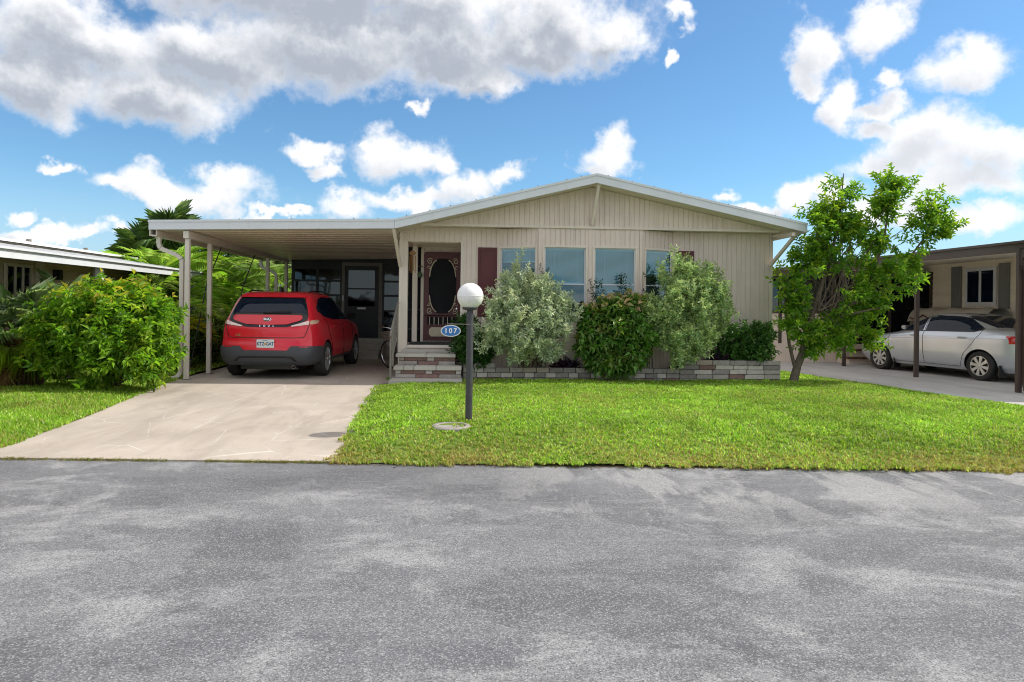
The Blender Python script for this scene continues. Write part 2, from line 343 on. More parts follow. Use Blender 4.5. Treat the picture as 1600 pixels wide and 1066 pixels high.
# ---------------------------------------------------------------- mesh helpers
class MB:
    def __init__(s): s.v = []; s.f = []
    def add(s, verts, faces):
        o = len(s.v); s.v += [tuple(v) for v in verts]; s.f += [tuple(i+o for i in f) for f in faces]; return s
    def box(s, x0, y0, z0, x1, y1, z1):
        return s.add([(x0,y0,z0),(x1,y0,z0),(x1,y1,z0),(x0,y1,z0),(x0,y0,z1),(x1,y0,z1),(x1,y1,z1),(x0,y1,z1)],
                     [(3,2,1,0),(4,5,6,7),(0,1,5,4),(1,2,6,5),(2,3,7,6),(3,0,4,7)])
    def bar(s, a, b, w, h=None, up=(0, 0, 1)):
        """box beam from a to b, w wide and h high"""
        h = h or w; a = Vector(a); b = Vector(b); d = (b-a).normalized(); u = Vector(up)
        if abs(d.dot(u)) > .98: u = Vector((0, 1, 0))
        r = d.cross(u).normalized(); u = r.cross(d).normalized()
        vs = [p + r*(sx*w/2) + u*(sz*h/2) for p in (a, b) for sx, sz in ((-1,-1),(1,-1),(1,1),(-1,1))]
        return s.add(vs, [(3,2,1,0),(4,5,6,7),(0,1,5,4),(1,2,6,5),(2,3,7,6),(3,0,4,7)])
    def tube(s, pts, r, n=8, cap=True):
        pts = [Vector(p) for p in pts]; rs = r if hasattr(r, '__len__') else [r]*len(pts)
        vs = []; prev = None
        for i, p in enumerate(pts):
            d = (pts[min(i+1, len(pts)-1)] - pts[max(i-1, 0)]).normalized()
            if prev is None: u = d.orthogonal().normalized()
            else: u = (prev - d*prev.dot(d)).normalized() if (prev - d*prev.dot(d)).length > 1e-6 else d.orthogonal().normalized()
            prev = u; w = d.cross(u)
            for k in range(n):
                a = 2*math.pi*k/n; vs.append(p + (u*math.cos(a) + w*math.sin(a))*rs[i])
        fs = [(i*n+k, i*n+(k+1) % n, (i+1)*n+(k+1) % n, (i+1)*n+k) for i in range(len(pts)-1) for k in range(n)]
        if cap: fs += [tuple(reversed(range(n))), tuple(range((len(pts)-1)*n, len(pts)*n))]
        return s.add(vs, fs)
    def lathe(s, prof, n=24, c=(0, 0, 0), axis='z'):
        vs = []
        for r, h in prof:
            for k in range(n):
                a = 2*math.pi*k/n; x, y = r*math.cos(a), r*math.sin(a)
                vs.append({'z': (c[0]+x, c[1]+y, c[2]+h), 'x': (c[0]+h, c[1]+x, c[2]+y), 'y': (c[0]+x, c[1]+h, c[2]+y)}[axis])
        fs = [(i*n+k, i*n+(k+1) % n, (i+1)*n+(k+1) % n, (i+1)*n+k) for i in range(len(prof)-1) for k in range(n)]
        return s.add(vs, fs)
    def prism(s, poly, lo, hi, axis='y'):
        """polygon extruded: for axis y the polygon is (x,z); for x it is (y,z); for z it is (x,y)"""
        def P(p, h): return {'y': (p[0], h, p[1]), 'x': (h, p[0], p[1]), 'z': (p[0], p[1], h)}[axis]
        n = len(poly); vs = [P(p, lo) for p in poly] + [P(p, hi) for p in poly]
        return s.add(vs, [tuple(range(n)), tuple(reversed(range(n, 2*n)))] + [(k, (k+1) % n, n+(k+1) % n, n+k) for k in range(n)])
    def grid(s, P):
        """P[i][j] grid of points"""
        a, b = len(P), len(P[0]); vs = [p for row in P for p in row]
        return s.add(vs, [(i*b+j, i*b+j+1, (i+1)*b+j+1, (i+1)*b+j) for i in range(a-1) for j in range(b-1)])
    def build(s, name, mat, parent=None, smooth=False, bevel=0., angle=40, fixn=True):
        me = bpy.data.meshes.new(name); base = Vector((0, 0, 0))
        if parent is not None:
            p = parent
            while p is not None: base = base + p.location; p = p.parent
        me.from_pydata([tuple(Vector(v)-base) for v in s.v], [], s.f)
        if fixn or bevel:
            bm = bmesh.new(); bm.from_mesh(me)
            if fixn: bmesh.ops.recalc_face_normals(bm, faces=bm.faces)
            if bevel:
                es = [e for e in bm.edges if len(e.link_faces) == 2 and e.calc_face_angle(0) > .6]
                bmesh.ops.bevel(bm, geom=es, offset=bevel, segments=2, affect='EDGES', clamp_overlap=True)
            bm.to_mesh(me); bm.free()
        if smooth or bevel:
            me.polygons.foreach_set('use_smooth', [True]*len(me.polygons)); me.set_sharp_from_angle(angle=R(angle))
        me.materials.append(M[mat]); o = bpy.data.objects.new(name, me); C.objects.link(o)
        if parent is not None: o.parent = parent
        return o
def tag(o, label=None, cat=None, group=None, kind=None):
    for k, v in (('label', label), ('category', cat), ('group', group), ('kind', kind)):
        if v: o[k] = v
    return o
def thing(name, loc, label, cat, group=None):
    o = bpy.data.objects.new(name, None); C.objects.link(o); o.location = loc; o.empty_display_size = .2
    return tag(o, label, cat, group)
def copy_tree(o, parent=None):
    c = o.copy(); C.objects.link(c); c.parent = parent
    for ch in o.children: copy_tree(ch, c)
    return c
def bx(name, mat, parent, *b, bevel=0.): return MB().box(*b).build(name, mat, parent, bevel=bevel)
def text_mesh(name, txt, size, mat, parent, loc, rot, extrude=.002, sx=1., bold=False):
    cu = bpy.data.curves.new(name, 'FONT'); cu.body = txt; cu.size = size; cu.extrude = extrude; cu.align_x = 'CENTER'; cu.align_y = 'CENTER'
    if bold: cu.offset = size*.028
    to = bpy.data.objects.new('t', cu); C.objects.link(to)
    me = bpy.data.meshes.new_from_object(to.evaluated_get(bpy.context.evaluated_depsgraph_get()))
    bpy.data.objects.remove(to)
    me.name = name; me.materials.clear(); me.materials.append(M[mat])
    me.transform(Matrix.Translation(loc) @ Matrix.Rotation(rot[2], 4, 'Z') @ Matrix.Rotation(rot[0], 4, 'X') @ Matrix.Diagonal((sx, 1, 1, 1)))
    o = bpy.data.objects.new(name, me); C.objects.link(o); o.parent = parent; return o
# ================================================================ SETTING
def road_y(x): return 6.32 - .0608*(x)                       # near edge of the lots
def sm(t): t = min(1, max(0, t)); return t*t*(3-2*t)
def drive_left(y): return float(np.interp(y, [6.0, 6.6, 8.6, 12.1, 13], [-4.85, -4.72, -4.88, -5.38, -5.45]))
def drive_right(y): return float(np.interp(y, [6.0, 6.4, 9., 11.9, 12.3], [-1.2, -1.25, -1.43, -1.60, -1.60]))
def side_drive(y): return float(np.interp(y, [5.0, 9.5, 15., 24.], [9.15, 8.3, 7.3, 7.0]))
def drive_z(x, y): return .012 + .068*sm((y-road_y(x))/6.)
def lawn_z(x, y):
    z = .018 + .132*sm((y-road_y(x))/1.7) - .03*sm((y-9)/3.)
    d = min(abs(x-drive_left(y)), abs(x-drive_right(y))) if y < 13 else 9
    e0 = drive_z(x, y)-.004; z = e0 + (max(z, e0)-e0)*(.15+.85*sm(d/.5)) + .012*math.sin(x*1.7+y*.9)*math.sin(y*1.3-x*.6)
    d2 = abs(x-side_drive(y)); z = .045 + (z-.045)*(.3+.7*sm(d2/.4))
    return z
tag(MB().add([(-700,-300,-.06),(700,-300,-.06),(700,900,-.06),(-700,900,-.06)], [(0,1,2,3)]).build('ground', 'ground'), kind='structure')
# road: crowned a little, broken edge
xs = np.linspace(-45, 45, 181)
P = [[(x, -14, -.02) for x in xs], [(x, -4, .03) for x in xs], [(x, 2, .015) for x in xs], [(x, road_y(x)-.5, 0.) for x in xs],
     [(x, road_y(x)+.10+.03*math.sin(x*7.3)+.02*math.sin(x*19.), -.004) for x in xs]]
tag(MB().grid(P).build('road', 'asphalt', smooth=True), kind='structure')
ys = np.concatenate([np.linspace(road_y(-3)+.02, 12.2, 40), np.linspace(12.3, 19.4, 16)])
P = []
for i, y in enumerate(ys):
    a, b = drive_left(y), (drive_right(y) if y < 12.25 else -1.40)
    row = []
    for k in range(25):
        t = k/24; x = a+(b-a)*t; yy = y + (road_y(x)-road_y(-3))*max(0, 1-i/20)
        row.append((x, yy, drive_z(x, yy)))
    P.append(row)
mb = MB().grid(P)
mb.add([P[0][0], P[0][-1], (P[0][-1][0], P[0][-1][1], -.05), (P[0][0][0], P[0][0][1], -.05)], [(0,1,2,3)])
tag(mb.build('driveway', 'driveway_concrete', smooth=True, fixn=True), kind='structure')
P = [[(side_drive(y) + (14.2-side_drive(y))*t, y, .035) for t in np.linspace(0, 1, 6)] for y in np.linspace(road_y(9.5), 18.6, 30)]
tag(MB().grid(P).build('neighbour_driveway', 'grey_concrete'), kind='structure')
def lawn_sheet(name, left, right, y0, y1, nx, ny):
    P = []
    for y in np.linspace(0, 1, ny):
        row = []
        for t in np.linspace(0, 1, nx):
            Y = y0 + (y1-y0)*y; a, b = left(Y), right(Y); x = a+(b-a)*t
            yy = Y + (road_y(x)-y0)*(1-y) if y0 < 7 else Y
            row.append((x, yy, lawn_z(x, yy)))
        P.append(row)
    return tag(MB().grid(P).build(name, 'turf', smooth=True), kind='structure')
lawn_sheet('front_lawn', lambda y: drive_right(y)+.0, lambda y: side_drive(y)+.03, 6.2, 13.0, 80, 50)
lawn_sheet('side_yard', lambda y: 6.0, lambda y: side_drive(y)+.03, 12.98, 24., 8, 20)
lawn_sheet('left_lawn', lambda y: -16., lambda y: drive_left(y)+.02, 6.4, 16., 70, 50)
lawn_sheet('back_yard', lambda y: -22., lambda y: -5.42, 15.9, 40., 30, 30)

# ================================================================ THE HOUSE
Y0, YB, YF = 13.5, 13.15, 12.6
house = thing('mobile_home', (2.4, 13.5, 0), 'beige ribbed mobile home with low gabled roof, burgundy shutters and bay windows', 'house')
def roof_top(x): return float(np.interp(x, [-1.43, 2.39, 6.55], [3.118, 4.065, 3.194]))
def ribbed(name, A, B, z0, z1, holes=(), pitch=.1, mat='siding', parent=house):
    """vertical grooved panel between plan points A and B; holes are (u0,u1,z0,z1); z1 may be a function of u"""
    A = Vector((*A, 0)); B = Vector((*B, 0)); L = (B-A).length; d = (B-A)/L; n = Vector((d.y, -d.x, 0))
    zt = z1 if callable(z1) else (lambda u: z1)
    cuts = {0., L}
    k = 1
    while k*pitch < L: cuts.add(k*pitch); k += 1
    edges = set(cuts)
    for h in holes: cuts |= {min(max(h[0], 0), L), min(max(h[1], 0), L)}
    cuts = sorted(cuts); m = MB()
    def slab(u0, u1, za, zb0, zb1, d0, d1):
        p = [A+d*u0, A+d*u1]
        vs = []
        for dep in (d0, d1):
            o = n*dep
            vs += [(p[0]+o)+Vector((0,0,za)), (p[1]+o)+Vector((0,0,za)), (p[1]+o)+Vector((0,0,zb1)), (p[0]+o)+Vector((0,0,zb0))]
        m.add(vs, [(0,1,2,3),(7,6,5,4),(4,5,1,0),(5,6,2,1),(6,7,3,2),(7,4,0,3)])
    for a, b in zip(cuts[:-1], cuts[1:]):
        if b-a < 1e-4: continue
        zr = [(z0, None)]
        for h in holes:
            if (a+b)/2 > h[0] and (a+b)/2 < h[1]: zr = [(z0, h[2]), (h[3], None)]
        for za, zb in zr:
            t0, t1 = (zb, zb) if zb is not None else (zt(a), zt(b))
            if min(t0, t1) <= za+.004: continue
            slab(a, b, za, t0, t1, -.05, 0.)
            ga = .007 if any(abs(a-e) < 1e-6 for e in edges) else 0
            gb = .007 if any(abs(b-e) < 1e-6 for e in edges) else 0
            if b-a > ga+gb+.004: slab(a+ga, b-gb, za+.001, t0-.001, t1-.001, .0004, .009)
    return m.build(name, mat, parent, fixn=True)
# front wall panels
ribbed('siding_panel', (-.19, Y0), (.56, Y0), .05, 3.09)
W1 = (.10, .82, 1.37, 2.69)
LB = math.hypot(.81, .35)
ribbed('siding_panel', (.56, Y0), (1.37, YB), .05, 3.08, [(.05, .80, 1.37, 2.69)])
ribbed('siding_panel', (1.37, YB), (2.372, YB), .05, 3.08, [(.09, .92, 1.37, 2.70)])
ribbed('siding_panel', (2.372, YB), (3.40, YB), .05, 3.08, [(.09, .92, 1.37, 2.70)])
LR = math.hypot(.80, .35)
ribbed('siding_panel', (3.40, YB), (4.20, Y0), .05, 3.08, [(.12, .80, 1.37, 2.69)])
ribbed('siding_panel', (4.20, Y0), (6.25, Y0), .05, 3.09)
ribbed('siding_panel', (6.25, Y0+.001), (6.25, 27.), .05, 2.96)
ribbed('porch_header', (-1.43, Y0), (-.19, Y0), 2.80, 3.09)
ribbed('gable_siding', (-.95, YB-.02), (6.15, YB-.02), 3.12, lambda u: max(3.13, roof_top(-.95+u)-.155))
bx('gable_trim', 'cream_trim', house, -1.0, YB-.045, 3.075, 6.25, YB-.012, 3.125, bevel=.004)
bx('gable_soffit', 'cream_trim', house, -1.42, YB-.012, 3.092, 6.25, Y0+.04, 3.11)
for x, y in ((1.37, YB-.012), (2.372, YB-.012), (3.40, YB-.012)):
    bx('seam_trim', 'siding', house, x-.028, y-.009, .05, x+.028, y+.006, 3.07, bevel=.003)
for x in (.56, 4.20): bx('seam_trim', 'siding', house, x-.028, Y0-.022, .05, x+.028, Y0-.002, 3.085, bevel=.003)
bx('corner_trim', 'cream_trim', house, 6.20, Y0-.022, .05, 6.275, Y0+.05, 2.97, bevel=.004)
bx('corner_trim', 'cream_trim', house, -.20, Y0-.02, .70, -.14, Y0-.0005, 2.83, bevel=.003)
# back of the body, closed so no light leaks in
MB().box(-1.42, 14.9, .1, 6.2, 26.95, 2.95).build('house_core', 'siding', house)
# roof: two metal slopes, fascia, soffit
for (xa, xb) in ((-1.43, 2.39), (2.39, 6.55)):
    za, zb = roof_top(xa), roof_top(xb)
    MB().prism([(xa, za-.012), (xb, zb-.012), (xb, zb-.07), (xa, za-.07)], YF+.035, 28.).build('roof', 'roof_white', house)
    MB().prism([(xa+.002, za-.13), (xb-.002, zb-.13), (xb-.002, zb-.15), (xa+.002, za-.15)], YF+.036, 28.).build('soffit_panel', 'cream_trim', house)
    f = MB().prism([(xa, za), (xb, zb), (xb, zb-.17), (xa, za-.17)], YF, YF+.034).build('fascia', 'white_metal', house, bevel=.004)
    MB().prism([(xa, za+.014), (xb, zb+.014), (xb, zb-.028), (xa, za-.028)], YF-.014, YF+.2).build('drip_edge', 'white_metal', f)
    for k in range(9):
        t = (k+.5+.2*math.sin(k*3.))/9; x = xa+(xb-xa)*t
        MB().lathe([(0, .03), (.012, .03), (.012, 0.), (.02, -.004)], 8, (x, YF+.06, za+(zb-za)*t+.013)).build('roof_screw', 'rail_metal', house)
MB().prism([(6.53, 3.02), (6.56, 3.02), (6.56, 3.185), (6.53, 3.185)], YF+.036, 28.).build('eave_fascia', 'white_metal', house)
MB().box(6.27, 12.66, 2.955, 6.34, 28, 3.03).build('eave_beam', 'cream_trim', house)
MB().bar((2.39, YB-.06, 3.15), (2.45, YF+.07, 3.93), .06, .055).build('brace', 'cream_trim', house, bevel=.004)
MB().bar((6.20, Y0-.05, 2.42), (6.40, YF+.12, 3.02), .06, .06).build('brace', 'cream_trim', house, bevel=.004)
MB().bar((-1.41, Y0-.04, 2.30), (-1.455, YF+.06, 2.96), .06, .06).build('brace', 'cream_trim', house, bevel=.004)
# porch recess
bx('porch_post', 'cream_trim', house, -1.435, Y0-.005, .12, -1.262, Y0+.13, 2.81, bevel=.006)
bx('porch_post', 'cream_trim', house, -1.255, 14.50, .725, -1.145, 14.60, 2.79, bevel=.006)
bx('dark_gap_panel', 'interior_dark', house, -1.42, 14.70, .70, -1.078, 14.74, 2.80)  # near-black panel standing in for the shaded opening left of the door
bx('porch_floor', 'porch_floor', house, -1.25, Y0+.012, .64, -.2, 14.62, .725)
bx('porch_riser', 'siding', house, -1.26, Y0-.004, .08, -.19, Y0+.03, .70)
bx('porch_edge', 'cream_trim', house, -1.262, Y0-.03, .655, -.17, Y0-.005, .715, bevel=.006)
bx('porch_ceiling', 'soffit', house, -1.42, Y0+.05, 2.79, -.19, 14.7, 2.83)
bx('porch_wall', 'siding', house, -.19, Y0+.05, .08, -.12, 14.7, 2.85)
bx('porch_back_wall', 'siding', house, -1.078, 14.66, .08, -.1, 14.75, 2.85)
bx('porch_light_trim', 'cream_trim', house, -1.082, 14.62, .72, -1.015, 14.66, 2.75, bevel=.004)
for z in (.98, 1.40): bx('rail', 'black_metal', house, -1.42, 14.62, z, -1.08, 14.66, z+.03)
# screen door
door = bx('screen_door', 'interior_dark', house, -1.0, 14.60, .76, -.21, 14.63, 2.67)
DX0, DX1, DZ0, DZ1 = -1.01, -.20, .76, 2.68
cx, cz = (DX0+DX1)/2, 2.02; rx, rz = .30, .60
def oval(n=48, r1=rx, r2=rz, p=3.0):
    return [(cx+r1*math.copysign(abs(math.cos(2*math.pi*k/n))**(2/p), math.cos(2*math.pi*k/n)),
             cz-.08+r2*math.copysign(abs(math.sin(2*math.pi*k/n))**(2/p), math.sin(2*math.pi*k/n))) for k in range(n)]
ov = oval(); m = MB(); n = len(ov)
def rectpt(p):
    dx, dz = p[0]-cx, p[1]-(cz-.08); hx = (DX1-DX0)/2; up = DZ1-(cz-.08); dn = (cz-.08)-1.28
    s = min(hx/abs(dx) if abs(dx) > 1e-6 else 9e9, (up if dz > 0 else dn)/abs(dz) if abs(dz) > 1e-6 else 9e9)
    return (cx+dx*s, cz-.08+dz*s)
vs = [(p[0], 14.575, p[1]) for p in ov] + [(rectpt(p)[0], 14.575, rectpt(p)[1]) for p in ov] + [(p[0], 14.60, p[1]) for p in ov]
m.add(vs, [(k, (k+1) % n, n+(k+1) % n, n+k) for k in range(n)] + [(k, (k+1) % n, 2*n+(k+1) % n, 2*n+k) for k in range(n)])
m.box(DX0, 14.575, 1.26, DX1, 14.6, 1.30); m.box(DX0, 14.575, DZ0, DX1, 14.6, 1.10)
m.box(DX0, 14.575, 1.10, DX0+.08, 14.6, 1.26); m.box(DX1-.08, 14.575, 1.10, DX1, 14.6, 1.26)
m.build('door_frame', 'burgundy_door', door)
for k in range(6): MB().box(-.885+k*.097, 14.58, 1.10, -.87+k*.097, 14.595, 1.26).build('spindle', 'scroll_cream', door)
def scroll(sx, sz):
    pts = []
    for k in range(15):
        a = math.pi/2*k/14*1.0; pts.append((cx+sx*(rx-.012)*math.sin(a)**.72 if a > 0 else cx, 14.568, cz-.08+sz*(rz-.012)*max(0, math.cos(a))**.72))
    pts = pts[3:-2]
    m = MB().tube(pts, .013, 6)
    c0 = (cx+sx*.275, cz-.08+sz*.535)
    sp = [(c0[0]+sx*(.012+.0075*k*.55)*math.cos(k*.62), 14.567, c0[1]+sz*(.012+.0075*k*.55)*math.sin(k*.62)) for k in range(15)]
    m.tube(sp, .008, 5)
    c1 = (cx+sx*.30, cz-.08+sz*.40)
    m.tube([(c1[0]+sx*.03*math.cos(k*.7), 14.567, c1[1]+sz*.03*math.sin(k*.7)) for k in range(8)], .007, 5)
    m.build('scroll_bracket', 'scroll_cream', door, smooth=True)
for a in (-1, 1):
    for b in (-1, 1): scroll(a, b)
MB().prism([(-.86, .86), (-.84, .84), (-.42, .84), (-.40, .86), (-.37, .89), (-.37, .99), (-.40, 1.02), (-.42, 1.04), (-.84, 1.04), (-.86, 1.02), (-.89, .99), (-.89, .89)], 14.562, 14.574).build('kick_plate', 'scroll_cream', door, bevel=.003)
MB().lathe([(0, -.05), (.022, -.045), (.022, -.02), (.01, 0)], 10, (-.29, 14.57, 1.45), 'y').build('door_knob', 'chrome', door, smooth=True)
# windows
def window(A, B, u0, u1, z0, z1, blind=1., mid=None, shade=0.):
    A = Vector((*A, 0)); B = Vector((*B, 0)); d = (B-A).normalized(); n = Vector((d.y, -d.x, 0))
    mid = mid or (z0+z1)*.5-.06
    def bb(m, a, b, za, zb, d0, d1):
        q = []
        for z in (za, zb):
            for (u, dd) in ((a, d1), (b, d1), (b, d0), (a, d0)): q.append(A+d*u+n*dd+Vector((0, 0, z)))
        return m.add(q, [(3,2,1,0),(4,5,6,7),(0,1,5,4),(1,2,6,5),(2,3,7,6),(3,0,4,7)])
    m = MB(); t = .035
    bb(m, u0-t, u1+t, z1-.004, z1+t, -.03, .024); bb(m, u0-t, u1+t, z0-t, z0+.004, -.03, .026); bb(m, u0-t, u0+.004, z0, z1, -.03, .024); bb(m, u1-.004, u1+t, z0, z1, -.03, .024)
    w = m.build('window', 'cream_trim', house, bevel=.003)
    m = MB(); s = .022
    for (za, zb, dd) in ((z0, mid+.012, -.005), (mid-.012, z1, -.022)):
        bb(m, u0+.005, u1-.005, zb-s, zb, dd-.012, dd+.006); bb(m, u0+.005, u1-.005, za, za+s, dd-.012, dd+.006)
        bb(m, u0+.005, u0+.005+s, za, zb, dd-.011, dd+.005); bb(m, u1-.005-s, u1-.005, za, zb, dd-.011, dd+.005)
    m.build('sash', 'white_metal', w)
    for (za, zb, dd) in ((z0+.02, mid-.008, -.008), (mid+.008, z1-.02, -.026)):
        bb(MB(), u0+.024, u1-.024, za, zb, dd-.003, dd).build('pane', 'window_glass', w)
    zb = z1 - (z1-z0)*blind
    m = MB(); z = z1-.05
    while z > zb:
        q = []
        for (u, dd, zz) in ((u0+.03, -.075, z), (u1-.03, -.075, z), (u1-.03, -.052, z-.017), (u0+.03, -.052, z-.017)): q.append(A+d*u+n*dd+Vector((0, 0, zz)))
        m.add(q, [(0, 1, 2, 3)]); z -= .021
    bb(m, u0+.028, u1-.028, z1-.05, z1-.012, -.09, -.05); bb(m, u0+.03, u1-.03, zb-.025, zb, -.078, -.055)
    for q in (.25, .8): bb(m, u0+(u1-u0)*q, u0+(u1-u0)*q+.008, zb, z1-.03, -.05, -.047)
    m.build('blind', 'blind', w, fixn=False)
    m = MB()   # the dim room behind the glass
    bb(m, u0-.02, u1+.02, z0-.03, z1+.03, -.42, -.40); bb(m, u0-.02, u0, z0, z1, -.40, -.06); bb(m, u1, u1+.02, z0, z1, -.40, -.06)
    bb(m, u0-.02, u1+.02, z0-.03, z0-.01, -.40, -.06); bb(m, u0-.02, u1+.02, z1+.01, z1+.03, -.40, -.06)
    m.build('room_lining', 'interior', w)
    return w
window((.56, Y0), (1.37, YB), .05, .80, 1.37, 2.69, .20)
window((1.37, YB), (2.372, YB), .09, .92, 1.37, 2.70, .52, 1.97)
window((2.372, YB), (3.40, YB), .09, .92, 1.37, 2.70, .98, 1.97)
window((3.40, YB), (4.20, Y0), .12, .80, 1.37, 2.69, .35)
for x0, x1 in ((.146, .535), (4.225, 4.60)):
    s = bx('shutter', 'burgundy', house, x0, Y0-.035, 1.30, x1, Y0-.011, 2.70, bevel=.004)
    for za, zb in ((1.36, 1.93), (2.0, 2.64)):
        m = MB(); z = za
        bx('shutter_panel', 'burgundy', s, x0+.045, Y0-.043, za, x1-.045, Y0-.034, zb, bevel=.006)
# ================================================================ FRONT STEPS
brick_data = {}
def brick_mesh(mat):
    if mat not in brick_data:
        o = MB().box(-.125, -.05, -.0425, .125, .05, .0425).build('brick', mat, None)
        me = o.data; bpy.data.objects.remove(o)
        bm = bmesh.new(); bm.from_mesh(me)
        bmesh.ops.bevel(bm, geom=bm.edges[:], offset=.006, segments=1, affect='EDGES')
        r = random.Random(3)
        for v in bm.verts: v.co += Vector((r.uniform(-.003, .003), r.uniform(-.002, .002), r.uniform(-.002, .002)))
        bm.to_mesh(me); bm.free(); brick_data[mat] = me
    return brick_data[mat]
def brick(parent, x0, x1, y, z0, z1, mat, depth=.1, side=0):
    o = bpy.data.objects.new('brick', brick_mesh(mat)); C.objects.link(o); o.parent = parent
    base = parent.location
    o.scale = ((x1-x0)/.25, depth/.1, (z1-z0)/.085)
    o.location = ((x0+x1)/2-base.x, y+depth/2+random.uniform(-.006, .006)-base.y, (z0+z1)/2-base.z)
    o.rotation_euler = (random.uniform(-.015, .015), 0, random.uniform(-.018, .018))
    return o
def course(parent, x0, x1, y, z0, z1, spec, depth=.1):
    """spec: list of (relative length, material)"""
    tot = sum(l for l, _ in spec); x = x0; g = .009
    for l, mt in spec:
        w = (x1-x0)*l/tot; brick(parent, x+g/2, x+w-g/2, y, z0+g/2, z1-g/2, mt, depth); x += w
steps = thing('front_steps', (-.8, 12.7, .08), 'brick front steps with pale concrete treads and iron railing below the porch', 'steps')
bx('base_slab', 'concrete_step', steps, -1.45, 12.05, .03, -.13, 13.45, .16, bevel=.012)
bx('step_core', 'mortar', steps, -1.36, 12.50, .155, -.18, 13.46, .31); bx('step_core', 'mortar', steps, -1.34, 12.85, .30, -.29, 13.46, .53)
course(steps, -1.37, -.15, 12.44, .160, .235, [(1.1, 'brick_grey'), (1.25, 'brick_red'), (1.2, 'brick_grey')])
course(steps, -1.37, -.15, 12.44, .235, .308, [(.3, 'brick_light'), (1.3, 'brick_red'), (.38, 'brick_light'), (1.25, 'brick_red'), (.3, 'brick_light')])
course(steps, -1.35, -.27, 12.79, .375, .45, [(1.1, 'brick_grey'), (1.2, 'brick_red'), (1., 'brick_grey')])
course(steps, -1.35, -.27, 12.79, .45, .525, [(.3, 'brick_tan'), (1.2, 'brick_red'), (.4, 'brick_light'), (1.1, 'brick_red')])
for a, b in ((-1.40, -1.22), (-1.215, -1.03), (-1.025, -.62), (-.615, -.147)): bx('tread', 'concrete_step', steps, a, 12.40, .308, b, 12.84, .378, bevel=.008)
for a, b in ((-1.40, -.83), (-.825, -.264)): bx('tread', 'concrete_step', steps, a, 12.74, .524, b, 13.25, .588, bevel=.008)
bx('tread', 'concrete_step', steps, -1.33, 13.2, .588, -.2, 13.465, .645, bevel=.008)
rail = MB()
for (y, z0, z1) in ((12.24, .16, .98), (12.62, .378, 1.2), (13.38, .588, 1.52)): rail.tube([(-1.435, y, z0-.02), (-1.435, y, z1)], .02 if y < 12.5 else .014, 8)
rail.build('railing', 'rail_metal', steps, smooth=True)
MB().tube([(-1.435, 12.2, .93), (-1.435, 12.24, 1.0), (-1.435, 13.36, 1.55), (-1.435, 13.44, 1.56)], .022, 8).build('handrail', 'rail_metal', steps, smooth=True)
MB().tube([(-1.435, 12.24, .38), (-1.435, 13.38, .93)], .012, 6).build('lower_rail', 'rail_metal', steps)
for k in range(7):
    y = 12.36+k*.15; MB().tube([(-1.435, y, .38+(y-12.24)*.482), (-1.435, y, .98+(y-12.24)*.482)], .007, 5).build('baluster', 'rail_metal', steps)
bx('door_mat', 'rubber_mat', None, -1.22, 13.56, .728, -.25, 13.98, .742); tag(bpy.data.objects['door_mat'], 'dark rubber mat on the porch floor before the screen door', 'mat')
# ================================================================ PLANTER WALL
planter = thing('planter_wall', (3., 12.75, .1), 'low grey brick planter wall running along the front of the beige home', 'planter')
r = random.Random(5)
def mixc(ws): return r.choices([a for a, _ in ws], [b for _, b in ws])[0]
capm = [('brick_grey', 5), ('brick_tan', 2), ('brick_dark', 1.5)]
low = [('brick_dark', 3), ('brick_grey', 3), ('brick_red', 1.5)]
def rnd_course(x0, x1, z0, z1, L, ws, jit=.12, lightevery=0):
    spec = []; x = x0; k = 0
    while x < x1-.08:
        l = L*(1+r.uniform(-jit, jit)); mt = mixc(ws)
        if lightevery and k % lightevery == 1: mt = 'brick_light'; l *= .85
        spec.append((l, mt)); x += l; k += 1
    course(planter, x0, x1, 12.7+r.uniform(-.004, .004), z0, z1, spec, .11)
rnd_course(-.12, 4.08, .06, .15, .26, low); rnd_course(-.12, 4.08, .15, .245, .24, low, .1, 2); rnd_course(.50, 4.08, .245, .345, .255, capm, .06)
rnd_course(-.12, .50, .245, .33, .26, low, .1, 2); rnd_course(-.12, .50, .33, .425, .27, capm, .1)
for i, z in enumerate((.06, .14, .235, .325, .415)):
    z1 = (.14, .235, .325, .415, .51)[i]
    rnd_course(4.08, 6.10, z, z1, .36 if i < 4 else .34, capm if i == 4 else [('brick_grey', 3), ('brick_light', 3), ('brick_dark', 2.2), ('brick_red', .6)], .2)
bx('wall_core', 'mortar', planter, -.11, 12.745, .03, 4.08, 12.80, .33); bx('wall_core', 'mortar', planter, 4.09, 12.745, .03, 6.09, 12.80, .50)
for i, z in enumerate((.06, .14, .235, .325, .415)):   # return of the wall at its right end
    y = 12.815; z1 = (.14, .235, .325, .415, .51)[i]
    while y < 13.4:
        o = bpy.data.objects.new('brick', brick_mesh(mixc(capm))); C.objects.link(o); o.parent = planter
        o.scale = (.29/.25, 1, (z1-z-.008)/.085); o.rotation_euler = (0, 0, R(90)); o.location = (6.05-3, y+.14-12.75, (z+z1)/2-.1); y += .30
P = [[(x, y, (.27 if x < 4.1 else .42) + .03*math.sin(x*5+y*9)) for x in np.linspace(-.1, 6.04, 60)] for y in np.linspace(12.78, 13.5, 8)]
tag(MB().grid(P).build('flower_bed', 'soil', smooth=True), kind='structure')
